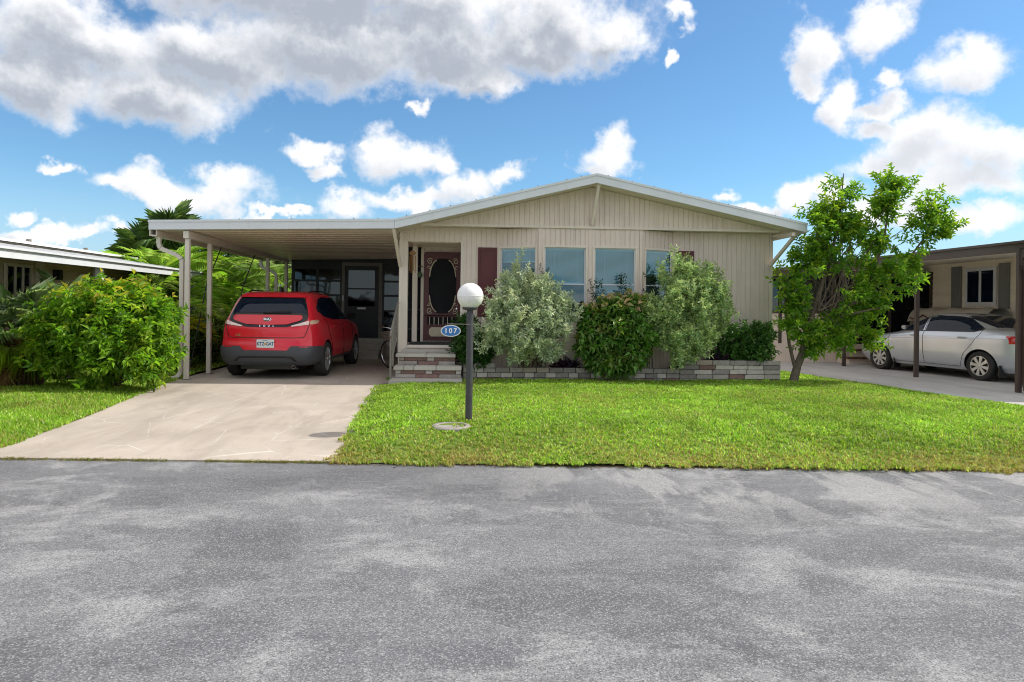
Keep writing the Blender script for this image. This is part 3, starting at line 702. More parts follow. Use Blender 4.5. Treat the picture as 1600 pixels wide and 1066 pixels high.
# ================================================================ CARPORT
cp = thing('carport', (-3.6, 15.5, .08), 'flat white carport roof on slim posts over the concrete driveway', 'carport')
def cz_(x): return 2.845 + (x+5.9)/4.47*.105
ny = 20
for k in range(ny):
    y0 = 12.66 + k*(19.55-12.66)/ny; y1 = y0 + (19.55-12.66)/ny
    dz = -.012*k/ny*8
    m = MB(); xa, xb = -5.86, -1.44
    za, zb = cz_(xa)+dz, cz_(xb)+dz
    m.add([(xa,y0+.004,za),(xb,y0+.004,zb),(xb,y1-.004,zb),(xa,y1-.004,za),(xa,y0+.004,za+.05),(xb,y0+.004,zb+.05),(xb,y1-.004,zb+.05),(xa,y1-.004,za+.05)],
          [(3,2,1,0),(4,5,6,7),(0,1,5,4),(1,2,6,5),(2,3,7,6),(3,0,4,7)])
    m.add([(xa,y1-.02,za-.008),(xb,y1-.02,zb-.008),(xb,y1-.006,zb-.008),(xa,y1-.006,za-.008),(xa,y1-.02,za-.0004),(xb,y1-.02,zb-.0004),(xb,y1-.006,zb-.0004),(xa,y1-.006,za-.0004)],
          [(3,2,1,0),(0,1,5,4),(1,2,6,5),(2,3,7,6),(3,0,4,7)])
    m.build('roof_pan', 'soffit', cp)
m = MB().prism([(-5.9, 2.915), (-1.43, 3.03), (-1.43, 3.06), (-5.9, 2.945)], 12.64, 19.6); m.build('roof_top', 'roof_white', cp)
f = MB().prism([(-5.905, 2.84), (-1.432, 2.948), (-1.432, 3.118), (-5.905, 3.003)], YF, YF+.034).build('fascia', 'white_metal', cp, bevel=.004)
MB().prism([(-5.91, 2.978), (-1.434, 3.092), (-1.434, 3.132), (-5.91, 3.018)], YF-.014, YF+.1).build('drip_edge', 'white_metal', f)
for x in (-5.2, -4.3, -3.35, -2.2, -1.75): MB().lathe([(0, .03), (.012, .03), (.012, 0.), (.02, -.004)], 8, (x, YF+.06, 3.013+(x+5.9)*.0255)).build('roof_screw', 'rail_metal', cp)
g = MB().box(-5.905, YF+.036, 2.73, -5.885, 19.6, 2.99); g.box(-5.884, YF+.037, 2.73, -5.79, 19.6, 2.75); g.box(-5.79, YF+.038, 2.73, -5.775, 19.6, 2.84); g.build('gutter', 'post_paint', cp)
MB().box(-5.31, YF+.06, 2.70, -5.21, 19.5, 2.835).build('beam', 'post_paint', cp, bevel=.004)
for y in (12.75, 13.81, 17.66, 19.4):
    z = drive_z(-5.26, y) if y > 0 else .08
    p = bx('post', 'post_paint', cp, -5.30, y-.038, z, -5.22, y+.038, 2.70, bevel=.005)
    m = MB(); m.box(-5.34, y-.05, z-.01, -5.18, y+.05, z+.012); m.build('foot_plate', 'rail_metal', p)
for dy, xo in ((12.83, -5.395), (18.9, -5.395)):
    m = MB(); pts = [(-5.82, dy, 2.75), (-5.82, dy, 2.60), (-5.79, dy, 2.52), (xo-.10, dy, 2.40), (xo, dy, 2.32), (xo, dy, .20), (xo-.05, dy-.03, .12), (xo-.14, dy-.08, .09)]
    for a, b in zip(pts[:-1], pts[1:]): m.bar(a, b, .075, .06, (0, 1, 0))
    m.build('downspout', 'post_paint', cp, bevel=.004)
for y, yb in ((14.55, 14.15), (16.75, 16.35)): MB().tube([(-5.30, y, 2.72), (-5.45, yb, 1.9), (-5.6, yb-.45, .10)], .012, 6).build('tie_strap', 'black_metal', cp)
# ================================================================ SCREEN ROOM at the back of the carport
sr = thing('screen_room', (-3.2, 19.3, .08), 'dark screened room with vinyl panes at the back of the carport', 'screen room')
SY = 19.3; SX0, SX1 = -5.08, -1.44
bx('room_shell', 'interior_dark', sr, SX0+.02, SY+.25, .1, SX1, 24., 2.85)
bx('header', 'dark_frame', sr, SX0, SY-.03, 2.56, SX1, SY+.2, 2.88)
bx('sill_wall', 'concrete_step', sr, SX0, SY-.01, .04, SX1, SY+.22, .53)
def vpanes(x0, x1, zs, nx):
    m = MB(); b = .035
    for k in range(nx+1):
        x = x0+(x1-x0)*k/nx; m.box(x-b, SY-.03, .53, x+b, SY+.03, 2.56)
    for z in zs: m.box(x0+b, SY-.025, z-.028, x1-b, SY+.025, z+.028)
    m.build('frame', 'dark_frame', sr)
    for k in range(nx):
        for za, zb in zip(zs[:-1], zs[1:]):
            if zb-za > .2:
                o = MB(); xa = x0+(x1-x0)*k/nx+b; xb = x0+(x1-x0)*(k+1)/nx-b; t = random.uniform(-.012, .012)
                o.add([(xa, SY+t, za+.028), (xb, SY-t, za+.028), (xb, SY-t+.006, zb-.028), (xa, SY+t+.006, zb-.028)], [(0,1,2,3)]); o.build('pane', 'dark_vinyl', sr)
zs = (.55, .98, 1.34, 1.78, 2.19, 2.54)
vpanes(SX0+.04, -3.68, zs, 2); vpanes(-2.50, SX1-.04, zs, 1)
dr = MB(); dr.box(-3.66, SY-.045, .53, -3.58, SY+.03, 2.62).box(-2.62, SY-.045, .53, -2.52, SY+.03, 2.62).box(-3.66, SY-.045, 2.62, -2.52, SY+.03, 2.72)
d_ = dr.build('door', 'rail_metal', sr)
m = MB(); m.box(-3.57, SY-.04, .56, -3.48, SY+.0, 2.6).box(-2.73, SY-.04, .56, -2.63, SY+.0, 2.6).box(-3.48, SY-.04, 2.5, -2.73, SY, 2.6).box(-3.48, SY-.04, 1.36, -2.73, SY, 1.47).box(-3.48, SY-.04, .56, -2.73, SY, .66).box(-3.48, SY-.035, 1.95, -2.73, SY, 1.99)
m.build('door_frame', 'dark_frame', d_)
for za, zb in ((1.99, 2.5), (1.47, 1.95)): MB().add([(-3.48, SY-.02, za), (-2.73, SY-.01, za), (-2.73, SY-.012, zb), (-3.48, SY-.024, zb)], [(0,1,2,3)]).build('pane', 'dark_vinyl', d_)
MB().box(-3.48, SY-.015, .66, -2.73, SY-.005, 1.36).build('kick_panel', 'dark_frame', d_)
bx('handle', 'white_metal', d_, -3.64, SY-.085, 1.62, -3.60, SY-.046, 1.78, bevel=.008)
bx('door_tag', 'white_metal', d_, -3.22, SY-.052, 1.385, -2.98, SY-.041, 1.44)
bs = thing('back_steps', (-2.75, 18.2, .08), 'pale concrete back steps leading up to the dark screen room door', 'steps')
for y0, z0, z1, x1 in ((17.75, .07, .30, -2.42), (18.25, .07, .44, -2.36), (18.75, .07, .57, -2.1)):
    bx('riser', 'brick_light', bs, -3.35, y0+.04, z0, x1, 19.28, z1-.07); bx('tread', 'concrete_step', bs, -3.38, y0, z1-.07, x1+.03, 19.28, z1, bevel=.01)
# ================================================================ LEFT NEIGHBOUR
ln = thing('neighbour_home', (-9.5, 13.5, .1), 'tan lap sided neighbour home under a long white metal roof on the left', 'house')
LX = -8.25
bx('house_core', 'lap_siding_tan', ln, -13.0, 4.0, .0, LX-.03, 17.6, 2.46)
for k in range(13):       # lap boards, each with its lower edge proud
    z = .42+k*.155
    MB().prism([(LX-.028, z), (LX+.024, z), (LX+.000, z+.156), (LX-.028, z+.156)], 4., 17.6).build('siding_board', 'lap_siding_tan', ln)
    # prism along y: polygon is (x,z)
bx('skirting', 'pink_stucco', ln, -13., 4., -.02, LX-.01, 17.62, .42)
def lwin(y0, y1, z0, z1, n):
    m = MB(); t = .055; X = LX+.026
    m.box(X, y0-t, z1, X+.035, y1+t, z1+t).box(X, y0-t, z0-t, X+.035, y1+t, z0).box(X, y0-t, z0, X+.035, y0, z1).box(X, y1, z0, X+.035, y1+t, z1)
    for k in range(1, n): y = y0+(y1-y0)*k/n; m.box(X, y-.025, z0, X+.028, y+.025, z1)
    w = m.build('window', 'cream_trim', ln)
    for k in range(n):
        a = y0+(y1-y0)*k/n; b = y0+(y1-y0)*(k+1)/n
        MB().box(X+.004, a+.024, z0, X+.010, b-.024, z1).build('pane', 'car_glass', w)
lwin(12.35, 12.98, 1.30, 2.12, 3); lwin(14.62, 15.0, .9, 2.02, 1); lwin(8.6, 10.2, 1.2, 2.1, 3)
bx('corner_board', 'cream_trim', ln, LX+.012, 13.16, .42, LX+.03, 13.40, 2.44); bx('corner_board', 'cream_trim', ln, LX+.012, 15.06, .42, LX+.035, 15.16, 2.44)
bx('wall_light', 'dark_frame', ln, LX+.016, 13.68, 1.93, LX+.13, 13.84, 2.13, bevel=.01)
# roof: low metal awning roof, a weathered step in moss and painted shadow, the main slope above
def slope(name, mat, x0, z0, x1, z1, y0, y1, th): return MB().prism([(x0, z0), (x1, z1), (x1, z1-th), (x0, z0-th)], y0, y1).build(name, mat, ln)
slope('roof', 'roof_white', -6.98, 2.30, -8.62, 2.545, 3.8, 17.9, .035)
ny_ = 24
for k in range(ny_):
    y = 3.9+k*.58; MB().prism([(-6.99, 2.325), (-8.60, 2.566), (-8.60, 2.546), (-6.99, 2.303)], y, y+.035).build('roof_seam', 'roof_white', ln)
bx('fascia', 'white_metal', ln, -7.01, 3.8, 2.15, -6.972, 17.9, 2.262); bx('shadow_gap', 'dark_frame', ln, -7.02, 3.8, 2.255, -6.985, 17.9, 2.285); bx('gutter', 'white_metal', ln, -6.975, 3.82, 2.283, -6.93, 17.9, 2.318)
MB().prism([(-8.60, 2.50), (-8.60, 2.60), (-8.66, 2.61), (-8.66, 2.50)], 3.8, 17.7).build('roof_edge', 'roof_moss_shadow', ln)  # one dark strip colours both the moss and the step's shadow gap
MB().prism([(-8.54, 2.655), (-8.54, 2.605), (-12.4, 3.02), (-12.4, 3.07)], 3.8, 17.7).build('roof', 'roof_white', ln)
MB().prism([(-12.4, 3.02), (-12.4, 3.07), (-15.4, 2.8), (-15.4, 2.75)], 3.8, 17.7).build('roof', 'roof_white', ln)
for y in (11.9, 14.8, 16.9): MB().lathe([(0, .12), (.05, .12), (.05, .0)], 8, (-9.4, y, 2.70)).build('vent_pipe', 'rail_metal', ln)
bx('soffit', 'cream_trim', ln, LX, 3.8, 2.25, -7.02, 17.9, 2.275)
for y in (8.2, 13.30, 17.6):
    bx('post', 'white_metal', ln, -7.20, y-.05, .05, -7.08, y+.05, 2.25, bevel=.006)
# ================================================================ RIGHT NEIGHBOUR with carport
rn = thing('neighbour_home', (14.5, 17, .05), 'beige lap sided neighbour home with brown trimmed carport on the right', 'house')
RX = 13.4
bx('house_core', 'lap_siding', rn, RX+.03, 10.5, .0, 18., 30., 2.98)
for k in range(17):
    z = .5+k*.145
    MB().prism([(RX+.028, z), (RX-.026, z), (RX-.002, z+.146), (RX+.028, z+.146)], 10.5, 19.4).build('siding_board', 'lap_siding', rn)
bx('skirting', 'pink_stucco', rn, RX+.005, 10.5, .0, RX+.04, 19.4, .5)
def rwin(y0, y1, z0, z1):
    m = MB(); t = .09; X = RX-.03
    m.box(X-.03, y0-t, z1, X, y1+t, z1+t).box(X-.03, y0-t, z0-t, X, y1+t, z0).box(X-.03, y0-t, z0, X, y0, z1).box(X-.03, y1, z0, X, y1+t, z1).box(X-.026, (y0+y1)/2-.035, z0, X, (y0+y1)/2+.035, z1)
    w = m.build('window', 'white_metal', rn)
    for a, b in ((y0, (y0+y1)/2-.034), ((y0+y1)/2+.034, y1)): MB().box(X-.012, a, z0, X-.004, b, z1).build('pane', 'car_glass', w)
rwin(16.22, 17.12, 1.78, 2.60); rwin(12.6, 13.8, 1.5, 2.6)
for y0, y1 in ((17.34, 17.72), (15.72, 16.06), (15.15, 15.50)):
    s = bx('shutter', 'grey_shutter', rn, RX-.055, y0, 1.60, RX-.028, y1, 2.76, bevel=.004)
    for k in range(9): bx('louvre', 'grey_shutter', s, RX-.062, y0+.05, 1.68+k*.115, RX-.054, y1-.05, 1.76+k*.115)
bx('corner_board', 'cream_trim', rn, RX-.03, 19.30, .5, RX+.03, 19.42, 2.9)
# carport roof
RSL = lambda y: 10.28-(y-11.4)*.055
for k in range(12):
    y0 = 11.0+k*.70; y1 = y0+.70
    MB().add([(RSL(y0), y0+.004, 2.66), (RX, y0+.004, 2.86), (RX, y1-.004, 2.86), (RSL(y1), y1-.004, 2.66), (RSL(y0), y0+.004, 2.70), (RX, y0+.004, 2.90), (RX, y1-.004, 2.90), (RSL(y1), y1-.004, 2.70)],
             [(3,2,1,0),(4,5,6,7),(0,1,5,4),(1,2,6,5),(2,3,7,6),(3,0,4,7)]).build('roof_pan', 'soffit', rn)
MB().add([(RSL(10.9)-.1, 10.9, 2.84), (18.2, 10.9, 3.10), (18.2, 30, 3.10), (RSL(19.5)-.1, 19.5, 2.84), (RSL(19.5)-.1, 30, 2.84)], [(0, 1, 2, 4, 3)]).build('roof_top', 'roof_white', rn)
MB().bar((RSL(10.9)-.10, 10.9, 2.735), (RSL(19.5)-.10, 19.5, 2.735), .05, .20).build('fascia', 'bronze_trim', rn, bevel=.004)
MB().bar((RSL(10.9)-.14, 10.9, 2.815), (RSL(19.5)-.14, 19.5, 2.815), .09, .05).build('gutter_lip', 'bronze_trim', rn, bevel=.004)
bx('front_fascia', 'bronze_trim', rn, RSL(10.9)-.1, 10.86, 2.64, 18.2, 10.9, 2.84)
for x, y in ((10.12, 11.68), (10.02, 14.36), (9.93, 17.1)):
    bx('post', 'bronze', rn, x-.04, y-.04, .03, x+.04, y+.04, 2.70, bevel=.005)
m = MB(); pts = [(10.02, 11.45, 2.66), (10.02, 11.45, 2.50), (10.06, 11.48, 2.42), (10.15, 11.56, 2.32), (10.18, 11.60, 2.22), (10.18, 11.60, .22), (10.14, 11.52, .08), (10.08, 11.40, .05)]
for a, b in zip(pts[:-1], pts[1:]): m.bar(a, b, .08, .065, (0, 1, 0))
m.build('downspout', 'bronze', rn, bevel=.004)
# enclosed room behind the neighbour's carport
bx('room_base', 'pink_stucco', rn, 7.9, 18.5, .0, RX, 18.58, .56)
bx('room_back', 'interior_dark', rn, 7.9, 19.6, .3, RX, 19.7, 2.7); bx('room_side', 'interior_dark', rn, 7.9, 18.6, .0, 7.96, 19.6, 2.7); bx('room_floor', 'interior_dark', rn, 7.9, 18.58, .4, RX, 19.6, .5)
m = MB()
for x in (7.95, 8.85, 10.45, 11.15, 12.1, 13.34): m.box(x-.045, 18.5, .56, x+.045, 18.57, 2.62)
m.box(7.9, 18.495, 2.48, RX, 18.58, 2.66); m.box(7.9, 18.50, 1.42, 10.45, 18.57, 1.49); m.box(8.0, 18.46, 2.40, 8.8, 18.52, 2.44)
m.build('room_frame', 'bronze', rn)
for x0, x1 in ((7.99, 8.81), (8.89, 10.41)):
    MB().box(x0, 18.53, 1.49, x1, 18.54, 2.48).build('pane', 'shade_glass', rn); MB().box(x0, 18.52, .56, x1, 18.55, 1.42).build('panel', 'pink_stucco', rn)
for x0, x1 in ((10.5, 11.1), (11.2, 12.05), (12.15, 13.3)): MB().box(x0, 18.53, .56, x1, 18.535, 2.48).build('screen', 'mesh_screen', rn)
ns = thing('side_steps', (11.0, 17.9, .04), 'brown wooden steps against the pink wall behind the silver sedan', 'steps')
for y0, z0, z1 in ((17.75, .18, .22), (18.1, .38, .42)):
    bx('tread', 'rust_brown', ns, 10.42, y0, z0, 11.55, y0+.38, z1, bevel=.006)
for z0, z1, y in ((.035, .18, 17.82), (.035, .38, 18.16)): bx('riser', 'pink_stucco', ns, 10.5, y, z0, 11.5, y+.3, z1)
# ================================================================ CARS
def superpt(w, n, yr, yf, phi):
    c, s = math.cos(phi), math.sin(phi); yc = (yr+yf)/2; L = (yf-yr)/2
    return (w*math.copysign(abs(c)**(2/n), c), yc+L*math.copysign(abs(s)**(2/n), s))
def spline(tab):
    """smooth monotone-ish interpolation of a (z, value) table"""
    zs = np.array([a for a, _ in tab], float); vs = np.array([b for _, b in tab], float)
    d = np.diff(vs)/np.diff(zs); m = np.zeros(len(zs)); m[1:-1] = np.where(d[:-1]*d[1:] > 0, 2*d[:-1]*d[1:]/(d[:-1]+d[1:]+1e-12), 0); m[0], m[-1] = d[0], d[-1]
    def f(z):
        z = min(max(z, zs[0]), zs[-1]); i = min(int(np.searchsorted(zs, z, 'right')-1), len(zs)-2); h = zs[i+1]-zs[i]; t = (z-zs[i])/h
        return float((1+2*t)*(1-t)**2*vs[i] + t*(1-t)**2*h*m[i] + t*t*(3-2*t)*vs[i+1] + t*t*(t-1)*h*m[i+1])
    return f
class Car:
    def __init__(s, rear, front, width, expo, paint):
        s.yr, s.yf, s.w, s.n = spline(rear), spline(front), spline(width), spline(expo)
        s.zs = sorted({z for t in (rear, front, width) for z, _ in t}); s.z0, s.z1 = s.zs[0], s.zs[-1]; s.paint = paint
    def rear(s, x, z):
        w, n = s.w(z), s.n(z); L = (s.yf(z)-s.yr(z))/2; return (s.yf(z)+s.yr(z))/2 - L*max(0, 1-min(1, abs(x/w))**n)**(1/n)
    def front(s, x, z):
        w, n = s.w(z), s.n(z); L = (s.yf(z)-s.yr(z))/2; return (s.yf(z)+s.yr(z))/2 + L*max(0, 1-min(1, abs(x/w))**n)**(1/n)
    def side(s, y, z):
        w, n = s.w(z), s.n(z); L = (s.yf(z)-s.yr(z))/2; return w*max(0, 1-min(1, abs((y-(s.yf(z)+s.yr(z))/2)/L))**n)**(1/n)
    def ring(s, z, N=96, off=0.):
        w, n = s.w(z)+off, s.n(z); pts = np.array([superpt(w, n, s.yr(z)-off, s.yf(z)+off, 2*math.pi*k/720) for k in range(721)])
        seg = np.hypot(*np.diff(pts, axis=0).T); cum = np.concatenate([[0], np.cumsum(seg)]); t = np.linspace(0, cum[-1], N, endpoint=False)
        return [(float(np.interp(q, cum, pts[:, 0])), float(np.interp(q, cum, pts[:, 1]))) for q in t]
    def shell(s, parent, wheels, rw, name='body', dz=.03):
        zz = []
        for a, b in zip(s.zs[:-1], s.zs[1:]):
            k = max(1, int((b-a)/dz)); zz += [a+(b-a)*i/k for i in range(k)]
        zz.append(s.z1); N = 96; m = MB(); vs = []
        for z in zz: vs += [(x, y, z) for x, y in s.ring(z, N)]
        fs = [(i*N+k, i*N+(k+1) % N, (i+1)*N+(k+1) % N, (i+1)*N+k) for i in range(len(zz)-1) for k in range(N)]
        fs += [tuple(reversed(range(N))), tuple(range((len(zz)-1)*N, len(zz)*N))]
        m.add(vs, fs); o = m.build(name, s.paint, parent, fixn=True)
        cut = MB()
        for (x, y) in wheels:
            sx = math.copysign(1, x); a, b = sorted((sx*.52, sx*1.3))
            cut.lathe([(0, a), (rw, a), (rw, b), (0, b)], 40, (0, y, rw*.86), 'x')
        co = cut.build('cut', 'car_black', None)
        md = o.modifiers.new('b', 'BOOLEAN'); md.operation = 'DIFFERENCE'; md.object = co; md.solver = 'EXACT'
        me = bpy.data.meshes.new_from_object(o.evaluated_get(bpy.context.evaluated_depsgraph_get()))
        o.modifiers.clear(); o.data = me; bpy.data.objects.remove(co)
        me.name = name; me.materials.clear(); me.materials.append(M[s.paint]); me.materials.append(M['car_black'])
        mi = []
        for p in me.polygons:
            c = p.center; inside = any(abs(math.hypot(c.y-y, c.z-rw*.86)-rw) < .02 and abs(p.normal.x) < .5 for _, y in wheels) or any(abs(abs(c.x)-.52) < .01 and math.hypot(c.y-y, c.z-rw*.86) < rw for _, y in wheels) or p.normal.z < -.9
            mi.append(1 if inside else 0)
        me.polygons.foreach_set('material_index', mi); me.polygons.foreach_set('use_smooth', [True]*len(me.polygons)); me.set_sharp_from_angle(angle=R(28))
        return o
    def patch(s, kind, parent, name, mat, us, lo, hi, off=.006, sgn=1, nv=8, skirt=.014):
        """panel lying on the body: kind rear/front (u = x) or side (u = y); lo(u)..hi(u) in z"""
        f = {'rear': lambda u, z: (u, s.rear(u, z)-off, z), 'front': lambda u, z: (u, s.front(u, z)+off, z), 'side': lambda u, z: (sgn*(s.side(u, z)+off), u, z)}[kind]
        lof = lo if callable(lo) else (lambda u: lo); hif = hi if callable(hi) else (lambda u: hi)
        G = [[f(u, lof(u)+(hif(u)-lof(u))*j/nv) for j in range(nv+1)] for u in us]
        m = MB().grid(G)
        bd = [r[0] for r in G] + G[-1][1:] + [r[-1] for r in reversed(G[:-1])] + list(reversed(G[0][1:-1]))
        inn = [(p[0], p[1]+skirt, p[2]) if kind == 'rear' else (p[0], p[1]-skirt, p[2]) if kind == 'front' else (p[0]-sgn*skirt, p[1], p[2]) for p in bd]
        n = len(bd); m.add(bd+inn, [(k, (k+1) % n, n+(k+1) % n, n+k) for k in range(n)])
        return m.build(name, mat, parent, smooth=True, angle=50)
def wheel(parent, x, y, r, wd, style, rimr):
    """one wheel: tyre, rim with spokes; outer face toward +x or -x"""
    s = math.copysign(1, x)
    h = bpy.data.objects.new('wheel', None); 
    prof = [(rimr, -wd/2), (r*.93, -wd/2), (r*.985, -wd*.36), (r, -wd*.25), (r, wd*.25), (r*.985, wd*.36), (r*.93, wd/2), (rimr, wd/2-.004), (rimr-.01, wd/2-.03)]
    ty = MB().lathe([(a, b*s) for a, b in prof], 40, (x, y, r), 'x').build('wheel', 'tyre_rubber', parent, smooth=True, angle=60)
    bpy.data.objects.remove(h)
    xo = x+s*(wd/2-.012)
    m = MB().lathe([(rimr*1.0, xo-x-s*.01), (rimr*1.0, xo-x+s*.004), (rimr*.93, xo-x+s*.004), (rimr*.90, xo-x-s*.03)], 40, (x, y, r), 'x')
    m.lathe([(0, xo-x+s*.012), (rimr*.16, xo-x+s*.010), (rimr*.2, xo-x-s*.01)], 20, (x, y, r), 'x')
    n = style
    for k in range(n):
        a = 2*math.pi*k/n + .2
        for da, wr in (((-.13, .05), (.13, .05)) if n <= 5 else ((0, .11),)):
            ca, sa = math.cos(a), math.sin(a); t = Vector((0, ca, sa)); q = Vector((0, -sa, ca))
            o0 = Vector((xo, y, r)); w0, w1 = rimr*.09, rimr*(.10 if n <= 5 else .17)
            i0 = o0+t*(rimr*.12)+q*(rimr*da*.6); i1 = o0+t*(rimr*.93)+q*(rimr*da*1.9)
            f_ = Vector((s*.006, 0, 0)); b_ = Vector((-s*.03, 0, 0))
            vs = [i0-q*w0+f_, i0+q*w0+f_, i1+q*w1+f_, i1-q*w1+f_, i0-q*w0+b_, i0+q*w0+b_, i1+q*w1+b_, i1-q*w1+b_]
            m.add(vs, [(0,1,2,3),(7,6,5,4),(4,5,1,0),(5,6,2,1),(6,7,3,2),(7,4,0,3)])
    m.build('rim', 'alloy', ty, smooth=True, angle=35)
    MB().lathe([(0, xo-x-s*.055), (rimr*.97, xo-x-s*.055)], 30, (x, y, r), 'x').build('brake_disc', 'car_black', ty)
    return ty
def lin(a, b, n=24): return list(np.linspace(a, b, n))
def pw(*p):
    xs_, ys_ = zip(*p); return lambda u: float(np.interp(u, xs_, ys_))
def line_on(car, kind, parent, name, pts, mat='car_black', r=.0055, sgn=1, off=.003):
    P = []
    for (a0, b0), (a1, b1) in zip(pts[:-1], pts[1:]):
        for t in np.linspace(0, 1, 7):
            u, z = a0+(a1-a0)*t, b0+(b1-b0)*t
            P.append((u, car.rear(u, z)-off, z) if kind == 'rear' else (sgn*(car.side(u, z)+off), u, z))
    return MB().tube(P, r, 5).build(name, mat, parent)
# ---- red hatchback seen from behind
kia = thing('parked_car', (0, 0, 0), 'red boxy hatchback seen from behind, parked under the carport', 'car')
K = Car(rear=[(.255, -1.98), (.32, -2.06), (.48, -2.10), (.60, -2.085), (.72, -2.05), (.90, -2.045), (1.0, -2.02), (1.08, -1.985), (1.3, -1.84), (1.48, -1.70), (1.55, -1.60), (1.59, -1.42), (1.61, -1.0)],
        front=[(.255, 1.95), (.4, 2.08), (.6, 2.09), (.8, 2.03), (.93, 1.82), (1.0, 1.35), (1.04, 1.05), (1.2, .75), (1.4, .38), (1.52, .08), (1.57, -.15), (1.59, -.3), (1.61, -.6)],
        width=[(.255, .80), (.32, .87), (.5, .905), (.7, .90), (.88, .885), (.98, .865), (1.08, .825), (1.3, .755), (1.48, .685), (1.55, .645), (1.59, .57), (1.61, .42)],
        expo=[(.255, 8.), (.6, 9.), (1.0, 9.), (1.4, 9.), (1.61, 6.)], paint='red_paint')
wh = [(.80, -1.25), (-.80, -1.25), (.80, 1.35), (-.80, 1.35)]
body = K.shell(kia, wh, .375)
for x, y in wh: wheel(kia, x, y, .328, .215, 5, .225)
# rear window and the black surround that sweeps down to a point
K.patch('rear', kia, 'window_surround', 'car_black', lin(-.70, .70, 40), pw((-.70, 1.075), (-.62, 1.03), (-.36, .945), (.36, .945), (.62, 1.03), (.70, 1.075)), pw((-.70, 1.16), (-.66, 1.30), (-.585, 1.485), (.585, 1.485), (.66, 1.30), (.70, 1.16)), .004, nv=14)
K.patch('rear', kia, 'rear_window', 'car_glass', lin(-.66, .66, 40), pw((-.66, 1.17), (-.60, 1.205), (.60, 1.205), (.66, 1.17)), pw((-.66, 1.22), (-.625, 1.34), (-.56, 1.465), (.56, 1.465), (.625, 1.34), (.66, 1.22)), .009, nv=12)
K.patch('rear', kia, 'tailgate_panel', 'red_paint', lin(-.615, .615, 40), pw((-.615, 1.10), (-.58, 1.065), (-.36, .998), (0, .985), (.36, .998), (.58, 1.065), (.615, 1.10)), pw((-.615, 1.14), (-.58, 1.165), (.58, 1.165), (.615, 1.14)), .022, nv=8, skirt=.03)
K.patch('rear', kia, 'spoiler', 'red_paint', lin(-.60, .60, 30), 1.487, pw((-.60, 1.53), (-.5, 1.56), (.5, 1.56), (.60, 1.53)), .035, nv=6, skirt=.06)
K.patch('rear', kia, 'stop_lamp', 'tail_red', lin(-.16, .16, 8), 1.50, 1.515, .039, nv=2)
for s in (-1, 1):
    a, b = sorted((s*.44, s*.735))
    K.patch('rear', kia, 'tail_lamp', 'tail_clear', lin(a, b, 14), (lambda u, s=s: float(np.interp(abs(u), [.44, .735], [.955, .995]))), (lambda u: float(np.interp(abs(u), [.44, .735], [.975, 1.065]))), .016, nv=4)
    a, b = sorted((s*.752, s*.806))
    K.patch('rear', kia, 'tail_lamp', 'tail_amber', lin(a, b, 10), 1.0, (lambda u: float(np.interp(abs(u), [.752, .806], [1.068, 1.073]))), .014, nv=4)
    K.patch('side', kia, 'tail_lamp', 'tail_amber', lin(-1.84, -1.66, 10), pw((-1.84, 1.005), (-1.66, 1.04)), pw((-1.84, 1.072), (-1.66, 1.068)), .008, s, 3)
    line_on(K, 'rear', kia, 'panel_gap', [(s*.745, 1.0), (s*.70, .84), (s*.66, .765), (s*.5, .755), (0, .755)])
# plate recess, plate
K.patch('rear', kia, 'plate_recess', 'red_paint', lin(-.36, .36, 16), pw((-.36, .60), (-.33, .535), (.33, .535), (.36, .60)), .742, .004, nv=6)
py = K.rear(.0, .64)-.03
pl = MB().box(-.155, py, .575, .155, py+.02, .725).build('licence_plate', 'plate_white', kia, bevel=.004)
text_mesh('plate_text', 'KTZ', .085, 'plate_ink', pl, (-.082, py-.001, .645), (R(90), 0, 0), .001, .82, True); text_mesh('plate_text', 'GAT', .085, 'plate_ink', pl, (.082, py-.001, .645), (R(90), 0, 0), .001, .82, True)
MB().lathe([(0, -.003), (.018, -.003), (.018, 0)], 12, (0, py, .645), 'y').build('plate_emblem', 'plate_orange', pl)
text_mesh('plate_text', 'FLORIDA', .022, 'plate_ink', pl, (0, py-.001, .706), (R(90), 0, 0), .001)
# lower bumper cladding, wrapping to the wheel arches
def wrap(z, off, ycut, N=60):
    P = []
    w, n = K.w(z)+off, K.n(z); yr, yf = K.yr(z)-off, K.yf(z)+off
    pts = np.array([superpt(w, n, yr, yf, a) for a in np.linspace(-math.pi, 0, 900)]); pts = pts[pts[:, 1] < ycut]
    cum = np.concatenate([[0], np.cumsum(np.hypot(*np.diff(pts, axis=0).T))])
    return [(float(np.interp(q, cum, pts[:, 0])), float(np.interp(q, cum, pts[:, 1])), z) for q in np.linspace(0, cum[-1], N)]
def cladz(i, N): 
    t = abs(i/(N-1)-.5)*2; return float(np.interp(t, [0, .30, .36, 1], [.530, .530, .61, .60]))
N = 61; zr = np.linspace(0, 1, 12); G = []
for q in zr:
    base = [wrap(.255+(cladz(i, N)-.255)*q, .014, -1.60, N)[i] for i in range(N)]; G.append(base)
m = MB().grid(G); m.build('bumper', 'cladding', kia, smooth=True, angle=60)
K.patch('rear', kia, 'bumper_insert', 'car_black', lin(-.55, .55, 24), pw((-.55, .335), (.55, .335)), pw((-.55, .35), (-.47, .425), (.47, .425), (.55, .35)), .020, nv=3)
K.patch('rear', kia, 'diffuser', 'cladding', lin(-.50, .50, 24), .325, pw((-.50, .33), (-.45, .395), (.45, .395), (.50, .33)), .027, nv=3)
for s in (-1, 1):
    K.patch('rear', kia, 'reflector', 'tail_red', lin(*sorted((s*.60, s*.78)), 8), .585, .60, .020, nv=2)
